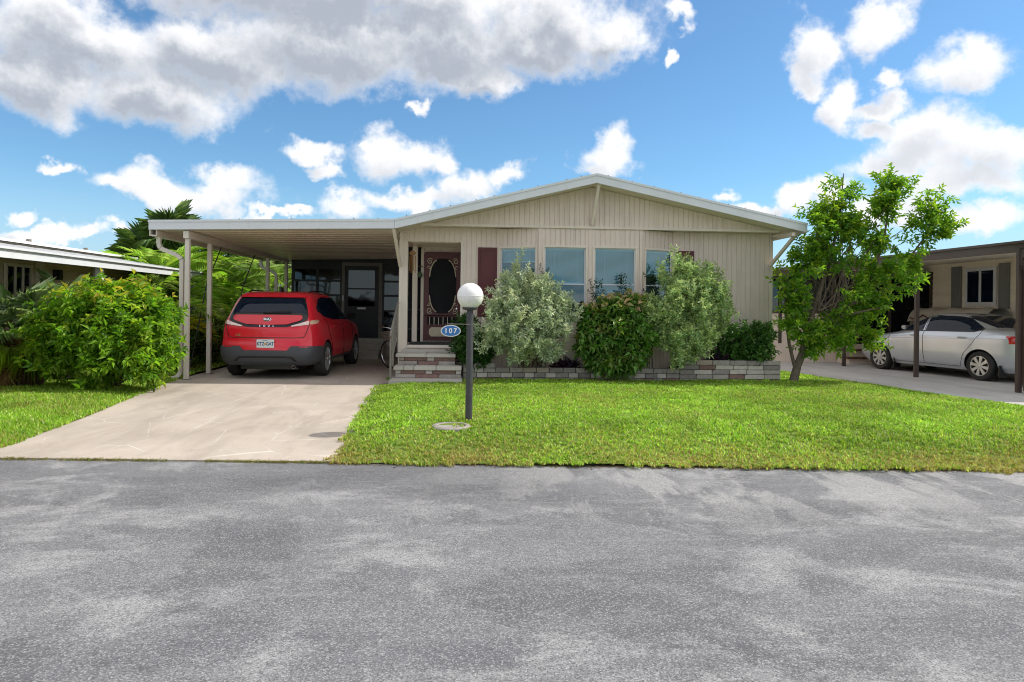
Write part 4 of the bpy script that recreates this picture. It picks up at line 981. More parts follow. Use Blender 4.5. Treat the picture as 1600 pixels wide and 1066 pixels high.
# names and badges
yb = K.rear(0, 1.08)-.028
bd = MB().lathe([(.0, -.006), (.062, -.006), (.072, -.003), (.074, 0)], 28, (0, 0, 0), 'y').build('badge', 'chrome', kia, smooth=True); bd.data.transform(Matrix.Translation((0, yb, 1.085)) @ Matrix.Rotation(R(-18), 4, 'X') @ Matrix.Diagonal((1, 1, .55, 1)))
bf = MB().lathe([(.0, -.0075), (.062, -.0072), (.063, -.004)], 28, (0, 0, 0), 'y').build('badge_face', 'car_black', bd); bf.data.transform(Matrix.Translation((0, yb, 1.085)) @ Matrix.Rotation(R(-18), 4, 'X') @ Matrix.Diagonal((1, 1, .55, 1)))
text_mesh('badge_letters', 'KIA', .055, 'chrome', bd, (0, yb-.012, 1.085), (R(72), 0, 0), .003, 1.1, True)
for k, ch in enumerate('SOUL'): text_mesh('name_letter', ch, .04, 'chrome', kia, (-.12+k*.08, K.rear(0, .965)-.012, .965), (R(82), 0, 0), .002, 1.2, True)
text_mesh('trim_badge', 'LX', .055, 'gold_badge', kia, (-.50, K.rear(-.50, .80)-.008, .80), (R(90), 0, R(-4)), .002, 1.3, True)
MB().tube([(-.10, K.rear(0, 1.2)-.02, 1.20), (.12, K.rear(0, 1.2)-.025, 1.215), (.40, K.rear(.4, 1.2)-.02, 1.225)], .010, 6).build('rear_wiper', 'car_black', kia)
MB().prism([(-1.30, 1.585), (-1.08, 1.60), (-1.24, 1.69), (-1.30, 1.685)], -.02, .02, 'x').build('roof_fin', 'car_black', kia, bevel=.006)
for s in (-1, 1):
    K.patch('side', kia, 'side_window', 'car_glass', lin(-1.55, .80, 40), pw((-1.55, 1.24), (-1.2, 1.13), (-.6, 1.07), (.8, 1.045)), pw((-1.55, 1.30), (-1.25, 1.46), (-1., 1.50), (.0, 1.50), (.35, 1.36), (.80, 1.07)), .005, s, 8)
    line_on(K, 'side', kia, 'door_gap', [(-1.18, 1.1), (-1.12, .9), (-.92, .62), (-.82, .32), (-.3, .28)], sgn=s); line_on(K, 'side', kia, 'door_gap', [(.04, 1.5), (.10, 1.0), (.12, .30)], 'car_black', .006, s); line_on(K, 'side', kia, 'door_gap', [(.95, 1.0), (1.0, .75), (.95, .30)], sgn=s)
    K.patch('side', kia, 'rocker', 'cladding', lin(-.86, .95, 20), .257, .34, .012, s, 3)
    for yy in (-.80, .28): MB().tube([(s*(K.side(yy-.1, .93)+.004), yy-.1, .93), (s*(K.side(yy-.08, .93)+.035), yy-.08, .93), (s*(K.side(yy+.08, .93)+.035), yy+.08, .935), (s*(K.side(yy+.1, .93)+.004), yy+.1, .935)], .013, 6).build('door_handle', 'red_paint', kia, smooth=True)
    MB().add([(s*(K.side(.75, 1.1)+.02), .75, 1.06), (s*(K.side(.75, 1.1)+.24), .70, 1.07), (s*(K.side(.75, 1.1)+.25), .71, 1.19), (s*(K.side(.75, 1.1)+.05), .76, 1.19), (s*(K.side(.75, 1.1)+.02), .88, 1.07), (s*(K.side(.75, 1.1)+.22), .84, 1.09), (s*(K.side(.75, 1.1)+.22), .84, 1.17), (s*(K.side(.75, 1.1)+.05), .88, 1.17)],
             [(0,1,2,3),(7,6,5,4),(4,5,1,0),(5,6,2,1),(6,7,3,2),(7,4,0,3)]).build('mirror', 'car_black', kia, bevel=.015)
    MB().tube([(s*.56, -1.35, 1.595), (s*.57, -1.2, 1.615), (s*.57, -.3, 1.62), (s*.55, .0, 1.595)], .014, 6).build('roof_rail', 'car_black', kia, smooth=True)
    K.patch('front', kia, 'head_lamp', 'tail_clear', lin(*sorted((s*.45, s*.80)), 12), .80, .88, .008, nv=3)
K.patch('front', kia, 'windscreen', 'car_glass', lin(-.66, .66, 24), 1.08, 1.48, .005, nv=8)
MB().lathe([(.026, -.1), (.032, -.1), (.032, .1)], 14, (.50, -1.98, .235), 'y').build('exhaust', 'exhaust', kia)
bx('underbody', 'car_black', kia, -.52, -1.85, .17, .52, 1.8, .24)
KS = 1.05
kia.scale = (KS, KS, KS); kia.location = (-3.75, 12.75+2.1*KS, .075); kia.rotation_euler = (0, 0, R(-2.0))
# ---- silver sedan seen from its left side
cor = thing('parked_car', (0, 0, 0), 'silver four door sedan under the brown carport on the right', 'car')
S = Car(rear=[(.20, -2.15), (.34, -2.27), (.6, -2.31), (.8, -2.29), (.98, -2.25), (1.06, -2.18), (1.095, -2.02), (1.115, -1.75), (1.16, -1.60), (1.28, -1.28), (1.38, -.98), (1.43, -.76), (1.45, -.55), (1.458, -.3)],
        front=[(.20, 2.18), (.4, 2.32), (.58, 2.32), (.70, 2.24), (.78, 2.06), (.86, 1.80), (.93, 1.42), (.98, 1.10), (1.1, .86), (1.25, .55), (1.36, .28), (1.42, .08), (1.45, -.08), (1.458, -.2)],
        width=[(.20, .79), (.33, .86), (.6, .888), (.8, .885), (.93, .868), (1.0, .83), (1.10, .775), (1.25, .70), (1.36, .635), (1.42, .575), (1.45, .48), (1.458, .34)],
        expo=[(.20, 4.6), (.6, 4.8), (.95, 5.), (1.1, 4.6), (1.458, 4.)], paint='silver_paint')
wh = [(.775, -1.33), (-.775, -1.33), (.775, 1.37), (-.775, 1.37)]
S.shell(cor, wh, .365)
for x, y in wh: wheel(cor, x, y, .318, .205, 8, .215)
for s in (-1, 1):
    S.patch('side', cor, 'side_window', 'car_glass', lin(-1.30, .08, 30), pw((-1.30, 1.12), (-1.15, 1.065), (.08, 1.035)), pw((-1.30, 1.15), (-.95, 1.335), (-.72, 1.38), (.08, 1.405)), .004, s, 8)
    S.patch('side', cor, 'side_window', 'car_glass', lin(.15, .98, 24), pw((.15, 1.033), (.98, 1.02)), pw((.15, 1.40), (.30, 1.335), (.60, 1.215), (.98, 1.035)), .004, s, 8)
    S.patch('side', cor, 'window_trim', 'car_black', lin(-1.34, 1.02, 40), pw((-1.34, 1.10), (-1.15, 1.045), (1.02, 1.005)), pw((-1.34, 1.15), (-1.15, 1.062), (1.02, 1.018)), .007, s, 2)
    line_on(S, 'side', cor, 'door_gap', [(.12, 1.40), (.10, 1.0), (.08, .60), (.05, .27)], 'car_black', .0045, s)
    line_on(S, 'side', cor, 'door_gap', [(1.05, 1.0), (1.10, .8), (1.05, .40), (.98, .27), (.05, .27), (-.86, .27), (-.95, .55), (-1.16, .80), (-1.30, 1.0), (-1.34, 1.12)], 'car_black', .004, s)
    line_on(S, 'side', cor, 'crease', [(-2.0, .93), (-1.2, .905), (0, .87), (1.0, .83)], 'silver_paint', .010, s, -.002)
    line_on(S, 'side', cor, 'fuel_door', [(-1.62, .98), (-1.62, .82), (-1.78, .82), (-1.78, .98), (-1.62, .98)] , 'car_black', .003, s) if s > 0 else None
    for yy in (-.92, .34): MB().tube([(s*(S.side(yy-.1, .92)+.004), yy-.1, .915), (s*(S.side(yy-.08, .92)+.034), yy-.08, .92), (s*(S.side(yy+.08, .92)+.034), yy+.08, .92), (s*(S.side(yy+.1, .92)+.004), yy+.1, .915)], .014, 6).build('door_handle', 'silver_paint', cor, smooth=True)
    q = S.side(.9, 1.06)
    MB().add([(s*(q+.02), .78, 1.02), (s*(q+.22), .74, 1.03), (s*(q+.23), .75, 1.14), (s*(q+.06), .79, 1.14), (s*(q+.02), .94, 1.03), (s*(q+.20), .90, 1.05), (s*(q+.20), .90, 1.13), (s*(q+.06), .93, 1.13)],
             [(0,1,2,3),(7,6,5,4),(4,5,1,0),(5,6,2,1),(6,7,3,2),(7,4,0,3)]).build('mirror', 'silver_paint', cor, bevel=.015)
    S.patch('side', cor, 'tail_lamp', 'tail_red', lin(-2.20, -1.86, 14), pw((-2.20, .80), (-1.86, .955)), pw((-2.20, .985), (-1.86, .985)), .008, s, 4)
    S.patch('rear', cor, 'tail_lamp', 'tail_red', lin(*sorted((s*.42, s*.80)), 14), .82, .965, .008, nv=4)
    S.patch('front', cor, 'head_lamp', 'tail_clear', lin(*sorted((s*.40, s*.80)), 14), .62, .72, .008, nv=4)
    S.patch('side', cor, 'rocker', 'silver_paint', lin(-.93, .97, 20), .205, .26, .014, s, 3)
    for yy in (-1.76, .93): MB().box(*(sorted((s*.66, s*.86))[0], yy-.012, .10, sorted((s*.66, s*.86))[1], yy+.012, .36)).build('mud_flap', 'car_black', cor)
S.patch('rear', cor, 'rear_window', 'car_glass', lin(-.60, .60, 24), 1.145, pw((-.60, 1.36), (-.5, 1.40), (.5, 1.40), (.60, 1.36)), .005, nv=8)
S.patch('front', cor, 'windscreen', 'car_glass', lin(-.62, .62, 24), 1.02, pw((-.62, 1.35), (-.5, 1.40), (.5, 1.40), (.62, 1.35)), .005, nv=8)
bx('underbody', 'car_black', cor, -.5, -2.0, .17, .5, 2.0, .25)
cor.rotation_euler = (0, 0, R(11.8))
_d = Vector((-math.sin(R(11.8)), math.cos(R(11.8)), 0)); _r = Vector((math.cos(R(11.8)), math.sin(R(11.8)), 0))
cor.location = Vector((11.0, 13.72, .035)) + _d*1.33 + _r*.86
# ================================================================ SMALL THINGS
LX0, LY0, LZ0 = 0.0, 7.96, .13
lamp = thing('lamp_post', (LX0, LY0, LZ0), 'grey garden lamp post with a round white globe standing in the lawn', 'lamp')
MB().lathe([(.042, -.1), (.042, 1.28), (.038, 1.30), (.038, 1.335)], 16, (LX0, LY0, LZ0)).build('pole', 'pole_grey', lamp, smooth=True)
MB().lathe([(.04, 1.325), (.085, 1.335), (.095, 1.35), (.095, 1.362), (0, 1.362)], 24, (LX0, LY0, LZ0)).build('fitter', 'pole_grey', lamp, smooth=True)
gp = [(.157*math.sin(a), 1.495-.157*math.cos(a)) for a in np.linspace(.58, math.pi, 26)]
MB().lathe([(.088, 1.362)]+gp, 40, (LX0, LY0, LZ0)).build('globe', 'globe', lamp, smooth=True)
MB().lathe([(.1572, 1.490), (.1592, 1.4935), (.1592, 1.4965), (.1572, 1.50)], 40, (LX0, LY0, LZ0)).build('seam', 'globe', lamp, smooth=True)
MB().tube([(LX0, LY0-.042, 1.288), (LX0-.27, LY0-.05, 1.292)], .006, 6).build('sign_arm', 'rail_metal', lamp)
sg = thing('house_number_sign', (-.225, LY0-.05, 1.14), 'small oval blue sign with white number 107 hanging from the lamp post', 'sign')
n_ = 40; oval_ = lambda a, b: [(-.225+a*math.cos(2*math.pi*k/n_), 1.21+b*math.sin(2*math.pi*k/n_)) for k in range(n_)]
MB().prism(oval_(.118, .069), LY0-.056, LY0-.048).build('border', 'sign_white', sg)
MB().prism(oval_(.107, .059), LY0-.059, LY0-.0565).build('plate', 'sign_blue', sg)
for k, ch in enumerate('107'): text_mesh('digit', ch, .082, 'sign_white', sg, (-.056+k*.054, -.0105, .069), (R(90), 0, 0), .0012, .95, True)
for dx in (-.06, .06): MB().tube([(-.225+dx, LY0-.05, 1.27), (-.225+dx, LY0-.05, 1.292)], .003, 5).build('hook', 'rail_metal', sg)
uc = thing('utility_cover', (-.2, 7.6, .13), 'round concrete utility cover half grown over beside the lamp post', 'utility cover')
MB().lathe([(.16, .03), (.17, .042), (.21, .042), (.225, .03), (.225, -.05)], 36, (-.2, 7.62, .104)).build('rim', 'brick_dark', uc, smooth=True)
MB().lathe([(0, .026), (.148, .026), (.155, .018), (.155, -.03)], 36, (-.2, 7.62, .108)).build('lid', 'brick_grey', uc, smooth=True)
# bicycle leaning by the porch
bk = thing('bicycle', (0, 0, 0), 'bicycle with a wicker basket leaning by the porch behind the railing', 'bicycle')
def bwheel(y, rot):
    m = MB(); r = .33
    t = MB().tube([(0, r*math.cos(a), r+r*math.sin(a)) for a in np.linspace(0, 2*math.pi, 37)], .018, 6, False); t = t.build('wheel', 'tyre_rubber', bk, smooth=True)
    ri = MB().tube([(0, (r-.03)*math.cos(a), r+(r-.03)*math.sin(a)) for a in np.linspace(0, 2*math.pi, 37)], .009, 5, False).build('rim', 'chrome', t, smooth=True)
    m = MB().tube([(-.04, 0, r), (.04, 0, r)], .015, 8)
    for k in range(14):
        a = 2*math.pi*k/14; m.tube([(.012*(-1)**k, 0, r), (0, (r-.03)*math.cos(a), r+(r-.03)*math.sin(a))], .0016, 3)
    m.build('spokes', 'chrome', t)
    t.location = (0, y, 0); t.rotation_euler = (0, 0, rot)
bwheel(-.52, R(62)); bwheel(.52, 0)
fr = MB()
for a, b in (((0, -.40, .62), (0, .02, .30)), ((0, -.42, .74), (0, .12, .66)), ((0, .02, .30), (0, .16, .80)), ((0, .02, .30), (0, .52, .33)), ((0, .14, .66), (0, .52, .33)), ((0, -.52, .33), (0, -.38, .86))): fr.tube([a, b], .016, 8)
fr.build('frame', 'dark_green', bk, smooth=True)
MB().tube([(-.27, -.22, .93), (-.2, -.36, .95), (0, -.40, .90), (.2, -.36, .95), (.27, -.22, .93)], .012, 8).build('handlebar', 'chrome', bk, smooth=True)
MB().add([(-.07, .30, .82), (.07, .30, .82), (.03, .02, .85), (-.03, .02, .85), (-.06, .28, .87), (.06, .28, .87), (.02, .04, .88), (-.02, .04, .88)], [(3,2,1,0),(4,5,6,7),(0,1,5,4),(1,2,6,5),(2,3,7,6),(3,0,4,7)]).build('saddle', 'car_black', bk, bevel=.015)
m = MB()
for k in range(6): z = .66+k*.035; s_ = .13+.006*k; m.tube([(-s_, -.68, z), (s_, -.68, z), (s_, -.44, z), (-s_, -.44, z), (-s_, -.68, z)], .012, 5)
for x in np.linspace(-.13, .13, 7): m.box(x-.008, -.692, .65, x+.008, -.682, .85)
m.build('basket', 'palm_trunk', bk); MB().box(-.1, -.64, .68, .09, -.48, .80).build('basket_lining', 'dark_green', bk, bevel=.03)
bk.location = (-1.66, 15.72, .08); bk.rotation_euler = (0, R(-5), R(-8))
# wooden chimes hanging in the porch
ch = thing('wind_chime', (-1.27, 13.86, 2.3), 'orange wooden wind chime hanging inside the porch entry', 'wind chime')
MB().tube([(-1.27, 13.86, 2.79), (-1.27, 13.86, 2.62)], .003, 4).build('cord', 'black_metal', ch)
MB().prism([(-1.34, 2.60), (-1.27, 2.66), (-1.20, 2.60), (-1.22, 2.55), (-1.32, 2.55)], 13.84, 13.88).build('wooden_top', 'wood_orange', ch, bevel=.006)
for k in range(5): MB().tube([(-1.325+k*.028, 13.86+(-1)**k*.012, 2.54), (-1.325+k*.028, 13.86+(-1)**k*.012, 2.22-.04*(k % 3))], .0085, 6).build('tube', 'wood_orange', ch)
ch.location.x += .07
hp = thing('hanging_ornament', (-1.09, 14.5, 2.2), 'small dark green ornament hung on the porch wall left of the screen door', 'ornament')
MB().box(-1.20, 14.56, 2.35, -1.04, 14.585, 2.37).build('rod', 'rust_brown', hp); MB().lathe([(0, -.07), (.05, -.05), (.06, 0), (.03, .06), (0, .07)], 12, (-1.10, 14.54, 2.18)).build('pot', 'dark_green', hp, smooth=True)
MB().lathe([(0, -.05), (.03, -.03), (.035, 0), (.02, .05), (0, .06)], 12, (-1.19, 14.54, 2.16)).build('pot', 'rust_brown', hp, smooth=True)
# long covered chest behind the sedan
tb = thing('storage_chest', (13., 17.3, .03), 'long tan storage chest under a pale cover behind the silver sedan', 'chest')
bx('chest', 'tan_box', tb, 12.72, 15.7, .04, 13.32, 19.0, 1.30)
P = []
for y in np.linspace(15.6, 19.1, 30):
    row = []
    for t in np.linspace(0, 1, 13):
        x = 12.64+.74*t; zz = 1.28+.33*(1-abs(2*t-1)**3)+.02*math.sin(y*7+t*5)+.015*math.sin(y*17)
        row.append((x, y, zz if 0 < t < 1 else 1.22+.03*math.sin(y*9)))
    P.append(row)
MB().grid(P).build('cover', 'tarp', tb, smooth=True)
MB().tube([(12.64, 17.6, 1.3), (12.62, 17.7, 1.36), (12.63, 17.85, 1.42), (12.62, 18.0, 1.34), (12.61, 18.15, 1.30), (12.62, 18.4, 1.33)], .018, 6).build('rope', 'rust_brown', tb, smooth=True)

# ================================================================ VEGETATION
def nrm(v): return v/np.maximum(np.linalg.norm(v, axis=-1, keepdims=True), 1e-9)
def mesh_np(name, V, F4, cols, mat, parent, tri=True):
    """V (n,3), faces as flat triangles, one colour per vertex"""
    me = bpy.data.meshes.new(name); nv, nf = len(V), len(F4)
    base = np.zeros(3); p = parent
    while p is not None: base = base+np.array(p.location); p = p.parent
    me.vertices.add(nv); me.vertices.foreach_set('co', (V-base).astype(np.float32).ravel())
    me.loops.add(nf*3); me.loops.foreach_set('vertex_index', F4.astype(np.int32).ravel())
    me.polygons.add(nf); me.polygons.foreach_set('loop_start', np.arange(0, nf*3, 3, dtype=np.int32))
    at = me.color_attributes.new('Col', 'FLOAT_COLOR', 'POINT')
    c4 = np.ones((nv, 4), np.float32); c4[:, :3] = cols; at.data.foreach_set('color', c4.ravel())
    me.update(calc_edges=True); me.materials.append(M[mat])
    o = bpy.data.objects.new(name, me); C.objects.link(o); o.parent = parent; return o
def leaves(P, D, L, W, col, fold=.28, droop=.15, rs=None):
    """folded pointed leaves at P growing along D"""
    n = len(P); D = nrm(D); up = nrm(rs.normal(size=(n, 3))*.55+np.array([0, 0, 1.]))
    S = nrm(np.cross(D, up)); Nn = np.cross(S, D)
    L = np.asarray(L)[:, None]; W = np.asarray(W)[:, None]
    mid = P+D*L*.48
    a = P; b = mid+S*W*.5+Nn*W*fold; c = P+D*L-Nn*L*droop; d = mid-S*W*.5+Nn*W*fold
    V = np.stack([a, b, c, d], 1).reshape(-1, 3); i = np.arange(n)[:, None]*4
    F = np.concatenate([i+np.array([0, 1, 2]), i+np.array([0, 2, 3])], 1).reshape(-1, 3)
    return V, F, np.repeat(col, 4, 0)
def pal(rs, n, stops):
    """random mixture of leaf colours with weights"""
    cols = np.array([c for c, _ in stops]); w = np.array([x for _, x in stops]); k = rs.choice(len(stops), n, p=w/w.sum())
    return cols[k]*rs.uniform(.78, 1.22, (n, 1))*rs.uniform(.93, 1.07, (n, 3))
def foliage(rs, lobes, ntw, nl, twl, leafL, leafW, colors, upw=.5, shell=.55, clip=None, tipcol=None, tipz=None, spread=.75, droop=.15, jitterup=0., clump=1, crad=.1):
    """twigs spread through a crown made of lobes, leaves along every twig"""
    lb = np.array([l[:6] for l in lobes], float); vol = (lb[:, 3]*lb[:, 4]*lb[:, 5])**.58; nc = max(1, ntw//clump); k = rs.choice(len(lb), nc, p=vol/vol.sum())
    u = nrm(rs.normal(size=(nc, 3))); rad = (shell+(1-shell)*rs.random(nc)**.6)*rs.uniform(.82, 1.15, nc)
    Tc = lb[k, :3]+u*rad[:, None]*lb[k, 3:6]; out = nrm(u/lb[k, 3:6]); Dc = nrm(out*(1-upw)+np.array([0, 0, upw])+rs.normal(size=(nc, 3))*.3)
    lc = rs.uniform(.7, 1.25, nc)*(1+jitterup*np.maximum(0, u[:, 2])*rs.random(nc)); cc = pal(rs, nc, colors)
    ci = np.repeat(np.arange(nc), clump); ntw = nc*clump
    off = rs.normal(size=(ntw, 3))*crad*(0 if clump == 1 else 1)
    along = rs.uniform(-.6, .5, ntw)*lc[ci]*twl*(0 if clump == 1 else 1.6)
    T = Tc[ci]+off+Dc[ci]*along[:, None]; D = nrm(Dc[ci]+nrm(off+1e-6)*(0 if clump == 1 else .45)+rs.normal(size=(ntw, 3))*.22); u = u[ci]
    tl = twl*rs.uniform(.65, 1.3, ntw)*lc[ci]; cc = cc[ci]; k = ci
    S = T-D*tl[:, None]*.6
    if clip is not None:
        keep = clip(T) & clip(S+D*tl[:, None]); T, D, S, tl, cc = T[keep], D[keep], S[keep], tl[keep], cc[keep]; ntw = len(T)
    t = np.tile((np.arange(nl)+.5)/nl, ntw).reshape(ntw, nl)+rs.uniform(-.04, .04, (ntw, nl))
    P = S[:, None]+D[:, None]*(tl[:, None]*t)[..., None]
    ax = nrm(np.cross(D, rs.normal(size=(ntw, 3)))); bx_ = np.cross(D, ax)
    ph = np.arange(nl)[None]*2.4+rs.uniform(0, 6.28, (ntw, 1))
    R_ = ax[:, None]*np.cos(ph)[..., None]+bx_[:, None]*np.sin(ph)[..., None]
    LD = nrm(D[:, None]*(.35+.5*t)[..., None]+R_*spread+rs.normal(size=(ntw, nl, 3))*.2)
    tw = pal(rs, ntw, colors)*.4+cc*.6
    col = np.repeat(tw, nl, 0)*.6+pal(rs, ntw*nl, colors)*.4
    if tipcol is not None:
        f = (t.ravel() > .72)*rs.random(ntw*nl)*(1 if tipz is None else np.repeat((T[:, 2] > tipz).astype(float), nl))
        col = col*(1-f[:, None])+np.array(tipcol)*f[:, None]
    n = ntw*nl
    V, F, Cc = leaves(P.reshape(-1, 3), LD.reshape(-1, 3), leafL*rs.uniform(.65, 1.25, n), leafW*rs.uniform(.7, 1.2, n), col, droop=droop, rs=rs)
    return V, F, Cc, S, T
def stems(rs, base, tips, r0, parent, mat, name='stems', n=14, mids=1.0, spread=.12):
    """woody stems from the base out to a few twigs, joined: one part"""
    m = MB(); idx = rs.choice(len(tips), min(n, len(tips)), replace=False); base = np.array(base)
    for i in idx:
        b = base+np.array([rs.uniform(-spread, spread), rs.uniform(-spread, spread)*.7, 0]); t = tips[i]; q = b+(t-b)*.45; q[2] += .12*mids*abs(t[2]-b[2]); q[:2] -= (t-b)[:2]*.12
        pts = [b, b*.55+q*.45, q, q*.5+t*.5+rs.normal(size=3)*.02, t]
        m.tube([tuple(p) for p in pts], [r0, r0*.85, r0*.65, r0*.45, r0*.25], 5)
    o = m.build(name, mat, parent, smooth=True); o['kind'] = 'stuff'; return o
def shrub(name, base, label, cat, seed, lobes, ntw, nl, twl, L, W, colors, mat='leaf', stem=('bark', .014, 12), group=None, **kw):
    rs = np.random.default_rng(seed); t = thing(name, base, label, cat, group)
    V, F, Cc, S, T = foliage(rs, lobes, ntw, nl, twl, L, W, colors, **kw)
    mesh_np('crown', V, F, Cc, mat, t)
    stems(rs, base, S, stem[1], t, stem[0], n=stem[2]); return t
SILV = [((.62, .72, .50), 4), ((.50, .60, .40), 4), ((.76, .84, .60), 2.6), ((.34, .43, .27), 1.8), ((.66, .72, .40), 1.4)]
def clipf(P): 
    x, y = P[:, 0], P[:, 1]; wall = np.interp(x, [.56, 1.37, 3.4, 4.2], [13.42, 13.08, 13.08, 13.42]); return (y < wall) & (P[:, 2] > .12)
GB = 'silver leaved shrubs in the planter'
shrub('silver_shrub', (1.08, 12.82, .28), 'broad silver green shrub before the windows right of the lamp globe', 'shrub', 21,
      [(.85, 12.52, 1.15, .72, .48, .62), (1.15, 12.50, 1.45, .66, .46, .62), (1.55, 12.52, 1.25, .42, .38, .42), (.55, 12.52, 1.05, .40, .40, .50), (1.02, 12.52, .86, .60, .42, .36), (.85, 12.55, 1.85, .28, .26, .42), (1.30, 12.55, 1.72, .40, .26, .34), (.50, 12.55, 1.55, .25, .24, .30), (1.72, 12.52, 1.50, .22, .22, .30), (1.45, 12.50, .78, .25, .25, .2)],
      1800, 13, .15, .080, .034, SILV, 'leaf_silver', ('bark', .016, 16), GB, upw=.68, shell=.40, clip=clipf, jitterup=1.2, clump=9, crad=.055, tipcol=(.78, .80, .52))
shrub('silver_shrub', (4.15, 12.84, .40), 'tall upright silver green shrub hiding the right hand window and shutter', 'shrub', 22,
      [(4.15, 12.54, 1.35, .62, .46, .70), (4.30, 12.54, 1.80, .52, .40, .60), (3.80, 12.56, 1.60, .42, .36, .55), (4.60, 12.54, 1.35, .45, .40, .48), (4.10, 12.54, .85, .50, .40, .38), (4.05, 12.58, 2.22, .22, .2, .38), (4.42, 12.58, 2.10, .25, .2, .35), (4.72, 12.56, 1.80, .25, .24, .32), (3.72, 12.60, 2.05, .2, .2, .33), (4.9, 12.56, 1.45, .20, .2, .28), (3.60, 12.60, 1.25, .2, .2, .4)],
      1800, 13, .15, .078, .036, [((.48, .65, .30), 4), ((.38, .54, .24), 4), ((.62, .76, .32), 3.4), ((.24, .37, .15), 1.8), ((.54, .67, .40), 1.6)], 'leaf_silver', ('bark', .018, 18), GB, upw=.74, shell=.40, clip=clipf, jitterup=1.3, clump=9, crad=.052, tipcol=(.62, .70, .26))
shrub('copperleaf_shrub', (2.75, 12.85, .28), 'dense green shrub topped with copper and cream leaves in mid planter', 'shrub', 23,
      [(2.78, 12.50, 1.0, .66, .42, .62), (2.45, 12.52, .80, .45, .38, .50), (3.05, 12.52, .95, .45, .38, .55), (2.85, 12.56, 1.45, .48, .32, .32), (2.35, 12.58, 1.30, .28, .26, .30), (2.8, 12.46, .50, .55, .35, .25), (3.12, 12.58, 1.55, .24, .24, .24)],
      760, 9, .17, .125, .066, [((.10, .23, .045), 5), ((.16, .34, .055), 4), ((.14, .17, .05), 1.), ((.24, .27, .05), 1), ((.30, .18, .09), .3)], 'leaf_dark', ('bark_dark', .014, 10), None, upw=.35, shell=.45, clip=clipf, tipcol=(.75, .52, .32), tipz=1.46, droop=.45, spread=.9)
DG = [((.055, .135, .03), 5), ((.085, .20, .04), 3), ((.15, .33, .05), 1)]
shrub('green_shrub', (5.5, 13.1, .42), 'low dark green shrub at the right end of the planter', 'shrub', 24,
      [(5.25, 13.02, .80, .42, .34, .42), (5.65, 13.02, .85, .42, .34, .42), (5.5, 12.9, .62, .55, .3, .25), (5.9, 13.0, .95, .2, .25, .3)], 520, 10, .16, .085, .042, DG, 'leaf_dark', ('bark_dark', .012, 8), None, upw=.4, shell=.4, clip=clipf)
shrub('green_shrub', (-.02, 12.98, .28), 'narrow dark green shrub beside the steps behind the lamp post', 'shrub', 25,
      [(-.02, 12.86, .80, .34, .34, .48), (.15, 12.86, .60, .36, .32, .36), (-.14, 12.86, 1.10, .2, .22, .25)], 380, 10, .16, .09, .042, [((.03, .09, .018), 5), ((.05, .14, .02), 3), ((.09, .22, .03), 1)], 'leaf_dark', ('bark_dark', .012, 8), None, upw=.4, shell=.4, clip=clipf)
shrub('twiggy_shrub', (2.50, 12.98, .28), 'thin dark twigs rising before the third window above the copper topped shrub', 'shrub', 26,
      [(2.50, 12.98, 1.65, .16, .07, .45), (3.02, 12.98, 1.85, .12, .07, .40), (2.6, 12.98, 1.3, .3, .07, .3)], 60, 12, .26, .05, .03, [((.035, .07, .03), 3), ((.05, .10, .03), 2)], 'leaf_dark', ('bark_dark', .007, 14), None, upw=.85, shell=.2)
shrub('twiggy_shrub', (1.40, 13.0, .28), 'thin dark twigs beside the second window behind the broad silver shrub', 'shrub', 27,
      [(1.42, 13.0, 1.9, .10, .06, .55), (1.62, 12.98, 1.3, .2, .07, .3)], 46, 12, .26, .048, .028, [((.06, .09, .055), 3), ((.09, .12, .07), 2)], 'leaf_dark', ('bark_dark', .007, 12), None, upw=.85, shell=.2)
shrub('twiggy_shrub', (3.50, 12.98, .28), 'dark leafy twigs between the copper topped and the upright silver shrub', 'shrub', 28,
      [(3.50, 12.97, 1.5, .2, .09, .7), (3.45, 12.97, .9, .2, .09, .4)], 110, 11, .2, .055, .03, [((.05, .09, .05), 3), ((.08, .12, .07), 2)], 'leaf_dark', ('bark_dark', .008, 12), None, upw=.7, shell=.2)
def spiky(x, y, z, seed, label):
    rs = np.random.default_rng(seed); t = thing('purple_plant', (x, y, z), label, 'plant', 'purple plants in the planter'); n = 70
    a = rs.uniform(0, 6.28, n); el = rs.uniform(.35, 1.35, n); D = np.stack([np.cos(a)*np.cos(el), np.sin(a)*np.cos(el)*.6, np.sin(el)], 1)
    P = np.array([x, y, z])+np.stack([rs.uniform(-.16, .16, n), rs.uniform(-.06, .06, n), rs.uniform(0, .06, n)], 1)
    V, F, Cc = leaves(P, D, rs.uniform(.16, .30, n), np.full(n, .035), pal(rs, n, [((.045, .022, .05), 3), ((.07, .03, .06), 1)]), droop=.25, rs=rs); mesh_np('blades', V, F, Cc, 'leaf_dark', t)
spiky(1.85, 12.9, .28, 31, 'low dark purple plant left of the copper topped shrub'); spiky(4.98, 12.88, .42, 32, 'low dark purple plant left of the low dark green shrub')
